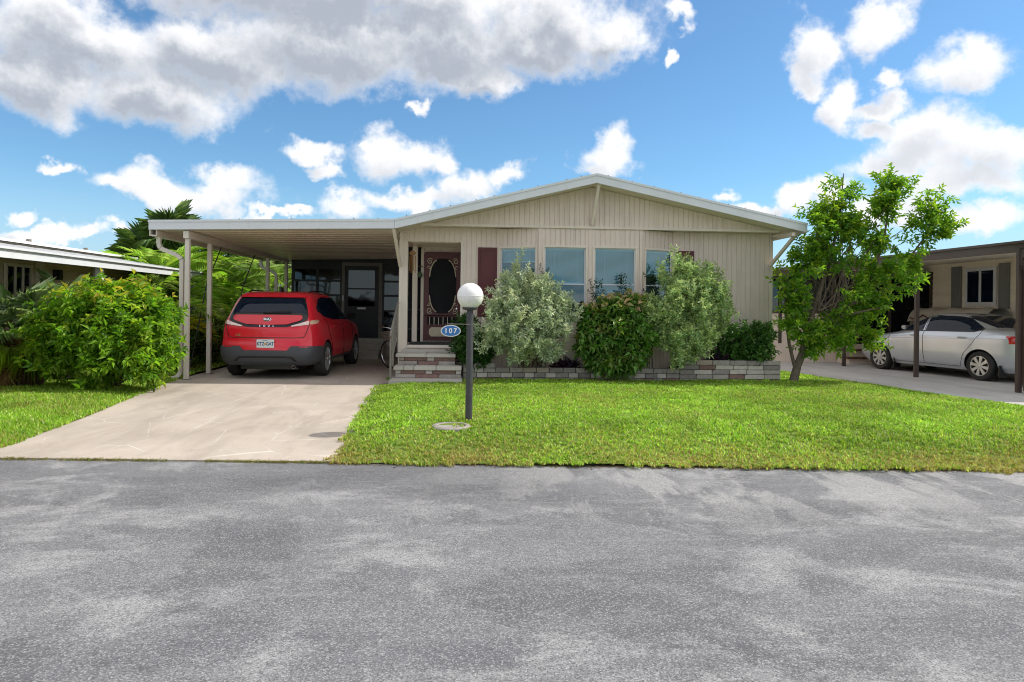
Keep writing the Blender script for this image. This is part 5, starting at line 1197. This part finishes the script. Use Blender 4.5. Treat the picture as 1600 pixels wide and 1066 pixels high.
# ---- tree at the right
rs = np.random.default_rng(40); tree = thing('shade_tree', (6.31, 12.6, .08), 'small leafy green tree leaning right beside the corner of the home', 'tree')
m = MB()
def limb(pts, r): m.tube(pts, r, 9)
limb([(6.27, 12.6, .02), (6.31, 12.6, .15), (6.38, 12.6, .42), (6.50, 12.6, .72)], [.115, .085, .074, .068])
limb([(6.45, 12.6, .62), (6.55, 12.58, 1.05), (6.72, 12.6, 1.6), (7.0, 12.62, 2.4), (7.2, 12.62, 3.3), (7.28, 12.62, 4.2)], [.06, .052, .044, .034, .022, .008])
limb([(6.47, 12.6, .68), (6.8, 12.55, 1.0), (7.25, 12.55, 1.4), (7.8, 12.58, 2.0), (8.1, 12.6, 2.9), (8.26, 12.6, 4.1)], [.055, .05, .042, .034, .022, .008])
limb([(7.6, 12.58, 1.8), (8.2, 12.6, 2.15), (8.65, 12.6, 2.6), (9.05, 12.62, 3.1), (9.2, 12.62, 3.5)], [.03, .026, .02, .014, .006])
limb([(6.34, 12.6, .35), (6.22, 12.62, .85), (6.15, 12.66, 1.5), (6.2, 12.7, 2.2)], [.035, .03, .022, .01])
limb([(6.9, 12.6, 2.1), (6.75, 12.5, 2.6), (6.65, 12.45, 3.1)], [.025, .018, .008]); limb([(7.25, 12.55, 1.4), (7.5, 12.3, 1.5), (7.9, 12.2, 1.6)], [.025, .018, .008])
m.build('trunk', 'bark', tree, smooth=True)
TL = [(6.5, 12.45, .88, .30, .3, .24), (6.62, 12.45, .68, .20, .22, .18), (6.3, 12.5, 1.15, .3, .3, .28), (8.24, 12.6, 4.05, .17, .17, .22), (8.42, 12.6, 3.85, .17, .17, .2), (8.05, 12.6, 3.6, .2, .2, .22), (9.0, 12.6, 3.45, .24, .2, .26), (9.2, 12.6, 3.1, .22, .2, .2), (6.36, 12.6, 2.05, 0.361, 0.43, 0.43), (6.68, 12.6, 2.55, 0.447, 0.473, 0.473), (7.11, 12.6, 2.85, 0.516, 0.516, 0.516), (7.21, 12.6, 3.45, 0.413, 0.413, 0.43), (7.31, 12.6, 3.95, 0.224, 0.241, 0.344), (6.78, 12.6, 3.35, 0.241, 0.301, 0.258), (7.61, 12.6, 3.15, 0.387, 0.387, 0.43), (7.81, 12.6, 2.35, 0.499, 0.473, 0.43), (8.21, 12.6, 2.3, 0.413, 0.413, 0.361), (8.26, 12.6, 3.95, 0.224, 0.224, 0.31), (8.08, 12.6, 3.55, 0.189, 0.215, 0.258), (7.96, 12.6, 2.85, 0.258, 0.258, 0.258), (8.99, 12.6, 3.2, 0.378, 0.31, 0.361), (9.14, 12.6, 3.65, 0.172, 0.172, 0.241), (8.64, 12.6, 2.7, 0.275, 0.275, 0.275), (9.39, 12.6, 3.2, 0.172, 0.172, 0.155), (8.59, 12.6, 2.2, 0.31, 0.31, 0.241), (6.35, 12.6, 1.55, 0.301, 0.387, 0.387), (6.75, 12.55, 1.35, 0.411, 0.43, 0.413), (7.25, 12.55, 1.75, 0.475, 0.473, 0.473), (7.51, 12.5, 1.35, 0.413, 0.413, 0.327), (6.62, 12.52, 0.95, 0.269, 0.292, 0.241), (7.91, 12.5, 1.7, 0.327, 0.327, 0.292), (7.81, 12.4, 1.0, 0.155, 0.155, 0.189), (7.15, 12.5, 1.0, 0.316, 0.31, 0.224)]
V, F, Cc, S, T = foliage(rs, TL, 1340, 11, .20, .108, .048, [((.12, .28, .03), 5), ((.17, .36, .035), 4), ((.26, .45, .04), 2.6), ((.07, .17, .02), 1.8), ((.50, .52, .04), .7)], upw=.35, shell=.3, clip=lambda P: ~((P[:, 0] < 6.36) & (P[:, 1] > 12.52) & (P[:, 2] > 2.86)), droop=.3, tipcol=(.34, .48, .045), spread=.8, clump=6, crad=.085)
mesh_np('crown', V, F, Cc, 'leaf', tree)
tw = stems(rs, (7.0, 12.6, 1.5), S, .012, tree, 'bark', 'twigs', 60, .6, .35)
# ---- big hedge shrub at the left
shrub('green_hedge', (-5.85, 11.3, .1), 'big bright green bush with orange new leaves left of the driveway', 'bush', 50,
      [(-6.259, 11.1, 1.018, 0.521, 0.62, 0.62), (-5.755, 11.05, 1.115, 0.588, 0.7, 0.62), (-5.335, 11.0, 1.018, 0.437, 0.58, 0.6), (-5.923, 10.85, 0.679, 0.63, 0.55, 0.45), (-5.377, 10.85, 0.601, 0.42, 0.5, 0.4), (-5.587, 11.2, 1.504, 0.462, 0.5, 0.32), (-6.133, 11.2, 1.406, 0.336, 0.4, 0.3), (-6.511, 10.95, 0.825, 0.269, 0.36, 0.4), (-5.083, 11.15, 0.679, 0.235, 0.36, 0.42), (-5.125, 11.3, 1.31, 0.252, 0.3, 0.3)],
      2150, 9, .18, .115, .048, [((.15, .32, .028), 5), ((.22, .42, .035), 4), ((.34, .52, .045), 2.8), ((.08, .19, .022), 2.4), ((.50, .56, .06), 1.2)], 'leaf', ('bark', .02, 34), None, upw=.35, shell=.35, droop=.45, tipcol=(.55, .42, .06), tipz=1.50, spread=.85, clump=5, crad=.12, clip=lambda P: (P[:, 2] > .08) & ~((P[:, 2] < .42) & (np.sin(P[:, 0]*9) > -.2)))
# ---- palms: every frond is a part
def fan_frond(seed, r=.55, n=22, cols=None, hang=.25, petiole=.5):
    """fan leaf: stalk along +x, blade segments radiating from its end"""
    rs = np.random.default_rng(seed); V = []; F = []; Cc = []
    def tri(pts, c):
        o = len(V)
        V.extend(pts)
        for k in range(1, len(pts)-1): F.append((o, o+k, o+k+1))
        Cc.extend([c]*len(pts))
    gc = cols[0]
    for s in (-1, 1): tri([(0, s*.014, 0), (petiole, s*.008, .02), (petiole, -s*.008, .02), (0, -s*.014, 0)], tuple(x*.8 for x in gc))
    for k in range(n):
        a = (k/(n-1)-.5)*R(250)+rs.uniform(-.05, .05); L = r*(1-.25*abs(a)/2.2)*rs.uniform(.88, 1.08); w = r*.058
        d = np.array([math.cos(a), math.sin(a), 0.]); s = np.array([-d[1], d[0], 0]); b = np.array([petiole, 0, .02])
        c = np.array(cols[rs.integers(len(cols))])*rs.uniform(.8, 1.2)
        m1 = b+d*L*.55+np.array([0, 0, .05*r]); t = b+d*L+np.array([0, 0, -hang*L*rs.uniform(.5, 1.4)])
        tri([tuple(b), tuple(m1+s*w*.5+np.array([0, 0, .02*r])), tuple(t), tuple(m1)], c); tri([tuple(b), tuple(m1), tuple(t), tuple(m1-s*w*.5+np.array([0, 0, .02*r]))], c)
    return np.array(V), np.array(F), np.array(Cc)
def pinnate_frond(seed, L=1.6, n=26, cols=None, ll=.38):
    """feather leaf: arching midrib along +x with leaflets in a V"""
    rs = np.random.default_rng(seed); V = []; F = []; Cc = []
    def tri(pts, c):
        o = len(V); V.extend(pts)
        for k in range(1, len(pts)-1): F.append((o, o+k, o+k+1))
        Cc.extend([c]*len(pts))
    mid = lambda t: np.array([L*t*(1-.18*t*t), 0, L*(.42*t-.62*t*t*t)])
    for k in range(12):
        a, b = mid(k/12), mid((k+1)/12); w = .016*(1-k/13); tri([tuple(a+[0, w, 0]), tuple(b+[0, w*.9, 0]), tuple(b-[0, w*.9, 0]), tuple(a-[0, w, 0])], np.array(cols[0])*1.2)
    for k in range(n):
        t = .16+.84*k/(n-1); p = mid(t); tg = nrm((mid(min(1, t+.02))-mid(t-.02))[None])[0]
        for s in (-1, 1):
            l = ll*(.55+.45*math.sin(math.pi*min(1, t*.95+.05)))*rs.uniform(.85, 1.1); d = nrm((tg*.75+np.array([0, s*.75, .28+rs.uniform(-.1, .1)]))[None])[0]
            q = p+d*l*.55; e = p+d*l+np.array([0, 0, -.30*l]); wv = tg*.016; c = np.array(cols[rs.integers(len(cols))])*rs.uniform(.8, 1.2)
            tri([tuple(p), tuple(q+wv), tuple(e), tuple(q-wv)], c)
    return np.array(V), np.array(F), np.array(Cc)
def frond_data(fn, seeds, mat, **kw):
    out = []
    for s in seeds:
        V, F, Cc = fn(s, **kw); o = mesh_np('frond', V, F, Cc, mat, None); out.append(o.data); bpy.data.objects.remove(o)
    return out
def palm(name, loc, label, datas, n, h, seed, tilt=(.1, 1.3), size=1., trunk=None, cat='palm', group=None, r0=.05, roll=.5, azr=None):
    rs = np.random.default_rng(seed); t = thing(name, loc, label, cat, group)
    if trunk:
        m = MB(); k = 12; pts = [(loc[0]+.05*math.sin(i), loc[1], loc[2]+h*i/k) for i in range(k+1)]
        m.tube(pts, [trunk*(1+.10*(i % 2))*(1.25 if i == 0 else 1) for i in range(k+1)], 12); m.build('trunk', 'palm_trunk', t, smooth=True)
    for k in range(n):
        o = bpy.data.objects.new('frond', datas[k % len(datas)]); C.objects.link(o); o.parent = t
        az = k*2.399+rs.uniform(-.3, .3) if azr is None else rs.uniform(*azr); el = tilt[0]+(tilt[1]-tilt[0])*((k+.5)/n)+rs.uniform(-.12, .12)
        o.location = (r0*math.cos(az), r0*math.sin(az), h+rs.uniform(-.08, .05)); o.rotation_euler = (Matrix.Rotation(az, 4, 'Z') @ Matrix.Rotation(-el, 4, 'Y') @ Matrix.Rotation(rs.uniform(-roll, roll), 4, 'X')).to_euler()
        s = size*rs.uniform(.8, 1.15); o.scale = (s, s, s)
    return t
fanA = frond_data(fan_frond, (1, 2, 3), 'leaf', r=.48, n=36, cols=[(.42, .55, .32), (.30, .46, .20), (.52, .62, .40)], hang=.35, petiole=.42)
fanY = frond_data(fan_frond, (4, 5), 'leaf', r=.42, n=30, cols=[(.40, .52, .06), (.30, .46, .05)], hang=.5, petiole=.3)
fanD = frond_data(fan_frond, (6, 7, 8), 'leaf_dark', r=.85, n=38, cols=[(.10, .19, .06), (.15, .25, .08), (.24, .34, .11)], hang=.35, petiole=.75)
deadf = frond_data(fan_frond, (9, 10), 'leaf', r=.42, n=22, cols=[(.42, .28, .17), (.32, .21, .12), (.52, .37, .23)], hang=.2, petiole=.2)
p1 = palm('fan_palm', (-7.35, 11.3, .1), 'fan palm with hanging dead fronds at the left edge beside the bush', fanA, 20, .95, 60, (-.25, 1.35), 1.0, .13)
rs_ = np.random.default_rng(61)
for k in range(30):
    o = bpy.data.objects.new('dead_frond', deadf[k % 2]); C.objects.link(o); o.parent = p1; az = rs_.uniform(0, 6.28); el = rs_.uniform(-1.5, -1.0)
    o.location = (.12*math.cos(az), .12*math.sin(az), rs_.uniform(.45, .95)); o.rotation_euler = (Matrix.Rotation(az, 4, 'Z') @ Matrix.Rotation(-el, 4, 'Y') @ Matrix.Rotation(rs_.uniform(-.5, .5), 4, 'X')).to_euler(); o.scale = (.95, .95, .95)
for k in range(4):
    o = bpy.data.objects.new('frond', fanY[k % 2]); C.objects.link(o); o.parent = p1; az = -1.2+k*.5; o.location = (.1*math.cos(az), .1*math.sin(az), .80-.15*(k % 2)); o.rotation_euler = (Matrix.Rotation(az, 4, 'Z') @ Matrix.Rotation(.55, 4, 'Y')).to_euler()
palm('fan_palm', (-7.25, 12.35, .1), 'grey green fan palm fronds rising behind the big bush before the tan home', fanA, 14, 1.15, 62, (.1, 1.4), 1.0, .1)
areY = frond_data(pinnate_frond, (11, 12), 'leaf', L=1.35, n=24, cols=[(.62, .56, .05), (.50, .54, .05), (.72, .58, .08)], ll=.36)
areG = frond_data(pinnate_frond, (13, 14, 15), 'leaf', L=1.9, n=32, cols=[(.26, .46, .055), (.36, .54, .075), (.46, .60, .11)], ll=.46)
areP = frond_data(pinnate_frond, (16, 17), 'leaf', L=1.9, n=30, cols=[(.36, .48, .17), (.45, .54, .22), (.29, .44, .12)], ll=.44)
GP = 'feather palms along the carport'
palm('areca_palm', (-6.75, 14.4, .05), 'yellow fronded palm just behind the carport downspout', areY+areG[:1], 16, .55, 70, (.35, 1.35), 1.0, None, group=GP, r0=.16)
palm('areca_palm', (-8.0, 17.6, .05), 'bright green feather palm arching behind the second carport post', areG, 34, 1.0, 71, (.1, 1.45), 1.3, None, group=GP, r0=.25)
palm('areca_palm', (-7.9, 20.2, .05), 'tall green feather palm beyond the carport filling the gap between posts', areG+areP, 34, 1.2, 72, (.1, 1.45), 1.35, None, group=GP, r0=.25)
palm('areca_palm', (-7.4, 23.6, .05), 'pale green feather palm farthest along the carport', areP, 28, 1.1, 73, (.1, 1.4), 1.3, None, group=GP, r0=.25)
palm('cabbage_palm', (-11.25, 26., 0), 'cabbage palm rising above the left corner of the carport roof', fanD, 30, 3.75, 74, (-.7, 1.4), 1.0, .17)
palm('cabbage_palm', (-12.75, 27., 0), 'lower dark cabbage palm above the white neighbour roof', fanD, 24, 3.15, 75, (-.6, 1.35), .95, .16)
VAR = [((.16, .30, .06), 4), ((.30, .42, .12), 3), ((.58, .60, .30), 2), ((.08, .16, .04), 2.4), ((.50, .24, .15), .5)]
for i, (x, y, h, lab) in enumerate(((-6.25, 14.2, 1.25, 'variegated hedge bush left of the nearest carport posts'), (-6.2, 16.3, 1.5, 'variegated hedge bush beside the red car'), (-6.25, 18.8, 1.7, 'variegated hedge bush at the far end of the carport'))):
    shrub('hedge_bush', (x, y, .05), lab, 'bush', 80+i, [(x, y, h*.55, .62, .95, h*.42), (x+.1, y-.5, h*.50, .45, .5, h*.40), (x, y+.6, h*.6, .5, .6, h*.42)], 700, 8, .2, .11, .05, VAR if i else [((.04, .10, .02), 4), ((.08, .17, .03), 3), ((.30, .30, .06), .7)], 'leaf', ('bark_dark', .015, 14), 'hedge bushes beside the carport', upw=.4, shell=.4, droop=.35, clip=lambda P: P[:, 2] > .05)
def bgtree(name, x, y, h, w, label, seed, cols, ntw=700, L=.22, crown_lo=.45):
    rs = np.random.default_rng(seed); t = thing(name, (x, y, 0), label, 'tree', 'trees in the background')
    MB().tube([(x, y, -.05), (x+.1, y, h*.3), (x, y, h*.6)], [.2, .15, .07], 8).build('trunk', 'bark_dark', t, smooth=True)
    lobes = [(x+rs.uniform(-.6, .6)*w, y+rs.uniform(-.5, .5)*w, h*rs.uniform(crown_lo, .86), w*rs.uniform(.3, .5), w*rs.uniform(.3, .5), h*rs.uniform(.10, .16)) for _ in range(11)]
    V, F, Cc, S, T = foliage(rs, lobes, ntw, 8, .5, L, L*.5, cols, upw=.4, shell=.4); mesh_np('crown', V, F, Cc, 'leaf_dark', t)
BG = [((.045, .09, .02), 4), ((.07, .13, .03), 3), ((.11, .17, .05), 1.5)]
bgtree('background_tree', -22.6, 45, 5.9, 2.0, 'rounded far tree above the white neighbour roof', 90, BG, 700, .30)
bgtree('background_tree', -9.3, 33, 5.2, 2.4, 'thin leafy tree seen between the last carport posts', 91, [((.09, .14, .04), 3), ((.15, .20, .07), 2), ((.28, .24, .12), .8)], 420, .24, .3)
bgtree('background_tree', -12.2, 36, 5.0, 2.6, 'leafy tree behind the feather palms beyond the carport', 92, BG, 700, .26, .3)
sh = thing('storage_shed', (-8.0, 28., 0), 'white flat roofed building glimpsed behind the red car roof', 'building')
bx('wall', 'siding', sh, -11.5, 27.5, -.02, -5.8, 31., 2.05); bx('roof', 'roof_white', sh, -11.7, 27.3, 2.05, -5.6, 31.2, 2.42, bevel=.02)

# ================================================================ GRASS
def blades(name, pts, h, w, cols, lean, seed, mat='grass_blade'):
    rs = np.random.default_rng(seed); n = len(pts); a = rs.uniform(0, 6.28, n); d = np.stack([np.cos(a), np.sin(a), np.zeros(n)], 1); s = np.stack([-d[:, 1], d[:, 0], np.zeros(n)], 1)
    h = h[:, None]; w = np.broadcast_to(np.asarray(w), (n,))[:, None]; ln = lean*rs.uniform(.3, 1.4, (n, 1))
    z = np.array([0, 0, 1.])
    b0, b1 = pts-s*w*.5, pts+s*w*.5; m = pts+z*h*.6+d*h*ln*.35; m0, m1 = m-s*w*.42, m+s*w*.42; t = pts+z*h*(1-.25*ln)+d*h*ln
    V = np.stack([b0, b1, m1, m0, t], 1).reshape(-1, 3); i = np.arange(n)[:, None]*5
    F = np.concatenate([i+np.array([0, 1, 2]), i+np.array([0, 2, 3]), i+np.array([3, 2, 4])], 1).reshape(-1, 3)
    return mesh_np(name, V, F, np.repeat(cols, 5, 0), mat, None)
def vnoise(x, y, sc, seed):
    """smooth value noise on the plane"""
    r_ = np.random.default_rng(seed); T = r_.random((64, 64)); u, v = x*sc, y*sc; i, j = np.floor(u).astype(int), np.floor(v).astype(int); fu, fv = u-i, v-j; fu = fu*fu*(3-2*fu); fv = fv*fv*(3-2*fv)
    g = lambda a, b: T[a % 64, b % 64]
    return (g(i, j)*(1-fu)+g(i+1, j)*fu)*(1-fv)+(g(i, j+1)*(1-fu)+g(i+1, j+1)*fu)*fv
def lawn_pts(n, x0, x1, y0, y1, inside, seed, near=True):
    rs = np.random.default_rng(seed); X = rs.uniform(x0, x1, n); t = rs.random(n); Y = y0+(y1-y0)*(t**1.35 if near else t)
    k = inside(X, Y); X, Y = X[k], Y[k]; Z = np.array([lawn_z(a, b) for a, b in zip(X, Y)])-.006
    return np.stack([X, Y, Z], 1)
dlv = lambda Y: np.interp(Y, [6.0, 6.6, 8.6, 12.1, 13], [-4.85, -4.72, -4.88, -5.38, -5.45]); drv = lambda Y: np.interp(Y, [6.0, 6.4, 9., 11.9, 12.3], [-1.2, -1.25, -1.43, -1.60, -1.60]); sdv = lambda Y: np.interp(Y, [5.0, 9.5, 15., 24.], [9.15, 8.3, 7.3, 7.0])
def edge_n(X, Y): return .05*(vnoise(X, Y, 6., 3)-.5)+.06*(vnoise(X, Y, 17., 4)-.5)
def grass_cols(P, seed, dry=True):
    rs = np.random.default_rng(seed); n = len(P); X, Y = P[:, 0], P[:, 1]
    g = pal(rs, n, [((.26, .45, .04), 5), ((.34, .53, .055), 4), ((.48, .61, .13), 2.6), ((.13, .28, .028), 2.6), ((.66, .70, .34), .8)])  # the few whitish blades paint highlights into the lawn
    m1 = vnoise(X, Y, .9, 7); m2 = vnoise(X, Y, 3.1, 8); g *= (.56+.46*m1+.42*m2)[:, None]
    dr = np.clip(1.15-(Y-(6.32-.0608*X))/1.3, 0, 1)*.8*vnoise(X, Y, 2.2, 9)+.36*np.clip(vnoise(X, Y, 1.1, 10)-.50, 0, 1)*2+.03
    dr = (rs.random(n) < dr)[:, None]; straw = pal(rs, n, [((.46, .40, .15), 3), ((.34, .24, .10), 2), ((.48, .46, .15), 2)])
    return np.where(dr, straw, g)
ins = lambda X, Y: (X > drv(Y)-.05+1.4*edge_n(X, Y)) & (X < sdv(Y)+.03+edge_n(X, Y)) & (Y > 6.32-.0608*X-.045+2.0*edge_n(X, Y)) & ~((Y > 12.03) & (X < -.10)) & ~((Y > 12.68) & (X < 6.12)) & ~(((X+.2)**2+(Y-7.62)**2 < .205**2) & ~((X > -.16) & (vnoise(X, Y, 9., 12) > .42)))
def tufts(T, per, rad, seed):
    r_ = np.random.default_rng(seed); n = len(T); Q = np.repeat(T, per, 0); a = r_.uniform(0, 6.28, n*per); q = rad*np.sqrt(r_.random(n*per))*np.repeat(r_.uniform(.5, 1.6, n), per)
    Q = Q+np.stack([q*np.cos(a), q*np.sin(a), np.zeros(n*per)], 1); return Q, np.repeat(r_.random(n), per)
T = lawn_pts(66000, -1.8, 9.4, 5.7, 16.5, ins, 101); P, tr = tufts(T, 8, .026, 1)
rs = np.random.default_rng(5); clump = vnoise(P[:, 0], P[:, 1], 4.5, 11)*.6+tr*.7
tag(blades('lawn_grass', P, rs.uniform(.020, .046, len(P))*(.55+.7*clump), rs.uniform(.007, .014, len(P)), grass_cols(P, 1)*(.78+.38*tr)[:, None], .85, 2), 'bright green lawn grass before the beige home', 'grass', kind='stuff')
ins = lambda X, Y: (X < dlv(Y)+.06+1.4*edge_n(X, Y)) & (Y > 6.32-.0608*X-.045+2.0*edge_n(X, Y))
P = lawn_pts(160000, -9.5, -4.2, 6.3, 13.5, ins, 102); P2 = lawn_pts(26000, -9.5, -5.4, 13.0, 20., lambda X, Y: X < -5.46, 103, False); P = np.concatenate([P, P2])
clump = vnoise(P[:, 0], P[:, 1], 4.5, 11)
tag(blades('verge_grass', P, rs.uniform(.028, .062, len(P))*(.65+.7*clump), rs.uniform(.006, .012, len(P)), grass_cols(P, 3), .75, 4), 'green grass left of the concrete driveway', 'grass', kind='stuff')
n = 5200; X = rs.uniform(-4.7, -1.2, n); Y = 6.32-.0608*X+rs.normal(0, .020, n)+.01; k = rs.random(n) < np.clip(vnoise(X, Y*0, 2.3, 14)*1.2+.8*vnoise(X, Y*0, 9., 15)-.75, .03, .8)
P = np.stack([X, Y, np.full(n, .0)], 1)[k]
tag(blades('edge_weeds', P, rs.uniform(.008, .030, len(P)), rs.uniform(.004, .008, len(P)), pal(rs, len(P), [((.34, .29, .11), 3), ((.20, .26, .06), 3), ((.20, .14, .07), 3)]), .9, 6), 'dry weeds in the joint between driveway and road', 'weeds', kind='stuff')
# brown leaf litter and stray clippings where lawn meets road
n = 2600; X = rs.uniform(-1.3, 9., n); Y = 6.32-.0608*X+np.abs(rs.normal(0, .05, n))*-1+.01; a = rs.uniform(0, 6.28, n)
V, F, Cc = leaves(np.stack([X, Y, np.full(n, .004)], 1), np.stack([np.cos(a), np.sin(a), np.full(n, .12)], 1), rs.uniform(.012, .03, n), rs.uniform(.006, .012, n), pal(rs, n, [((.16, .10, .05), 3), ((.10, .065, .04), 3), ((.22, .18, .08), 1)]), rs=rs)
o = mesh_np('leaf_litter', V, F, Cc, 'grass_blade', None); tag(o, 'brown leaf litter along the road edge of the lawn', 'litter', kind='stuff')
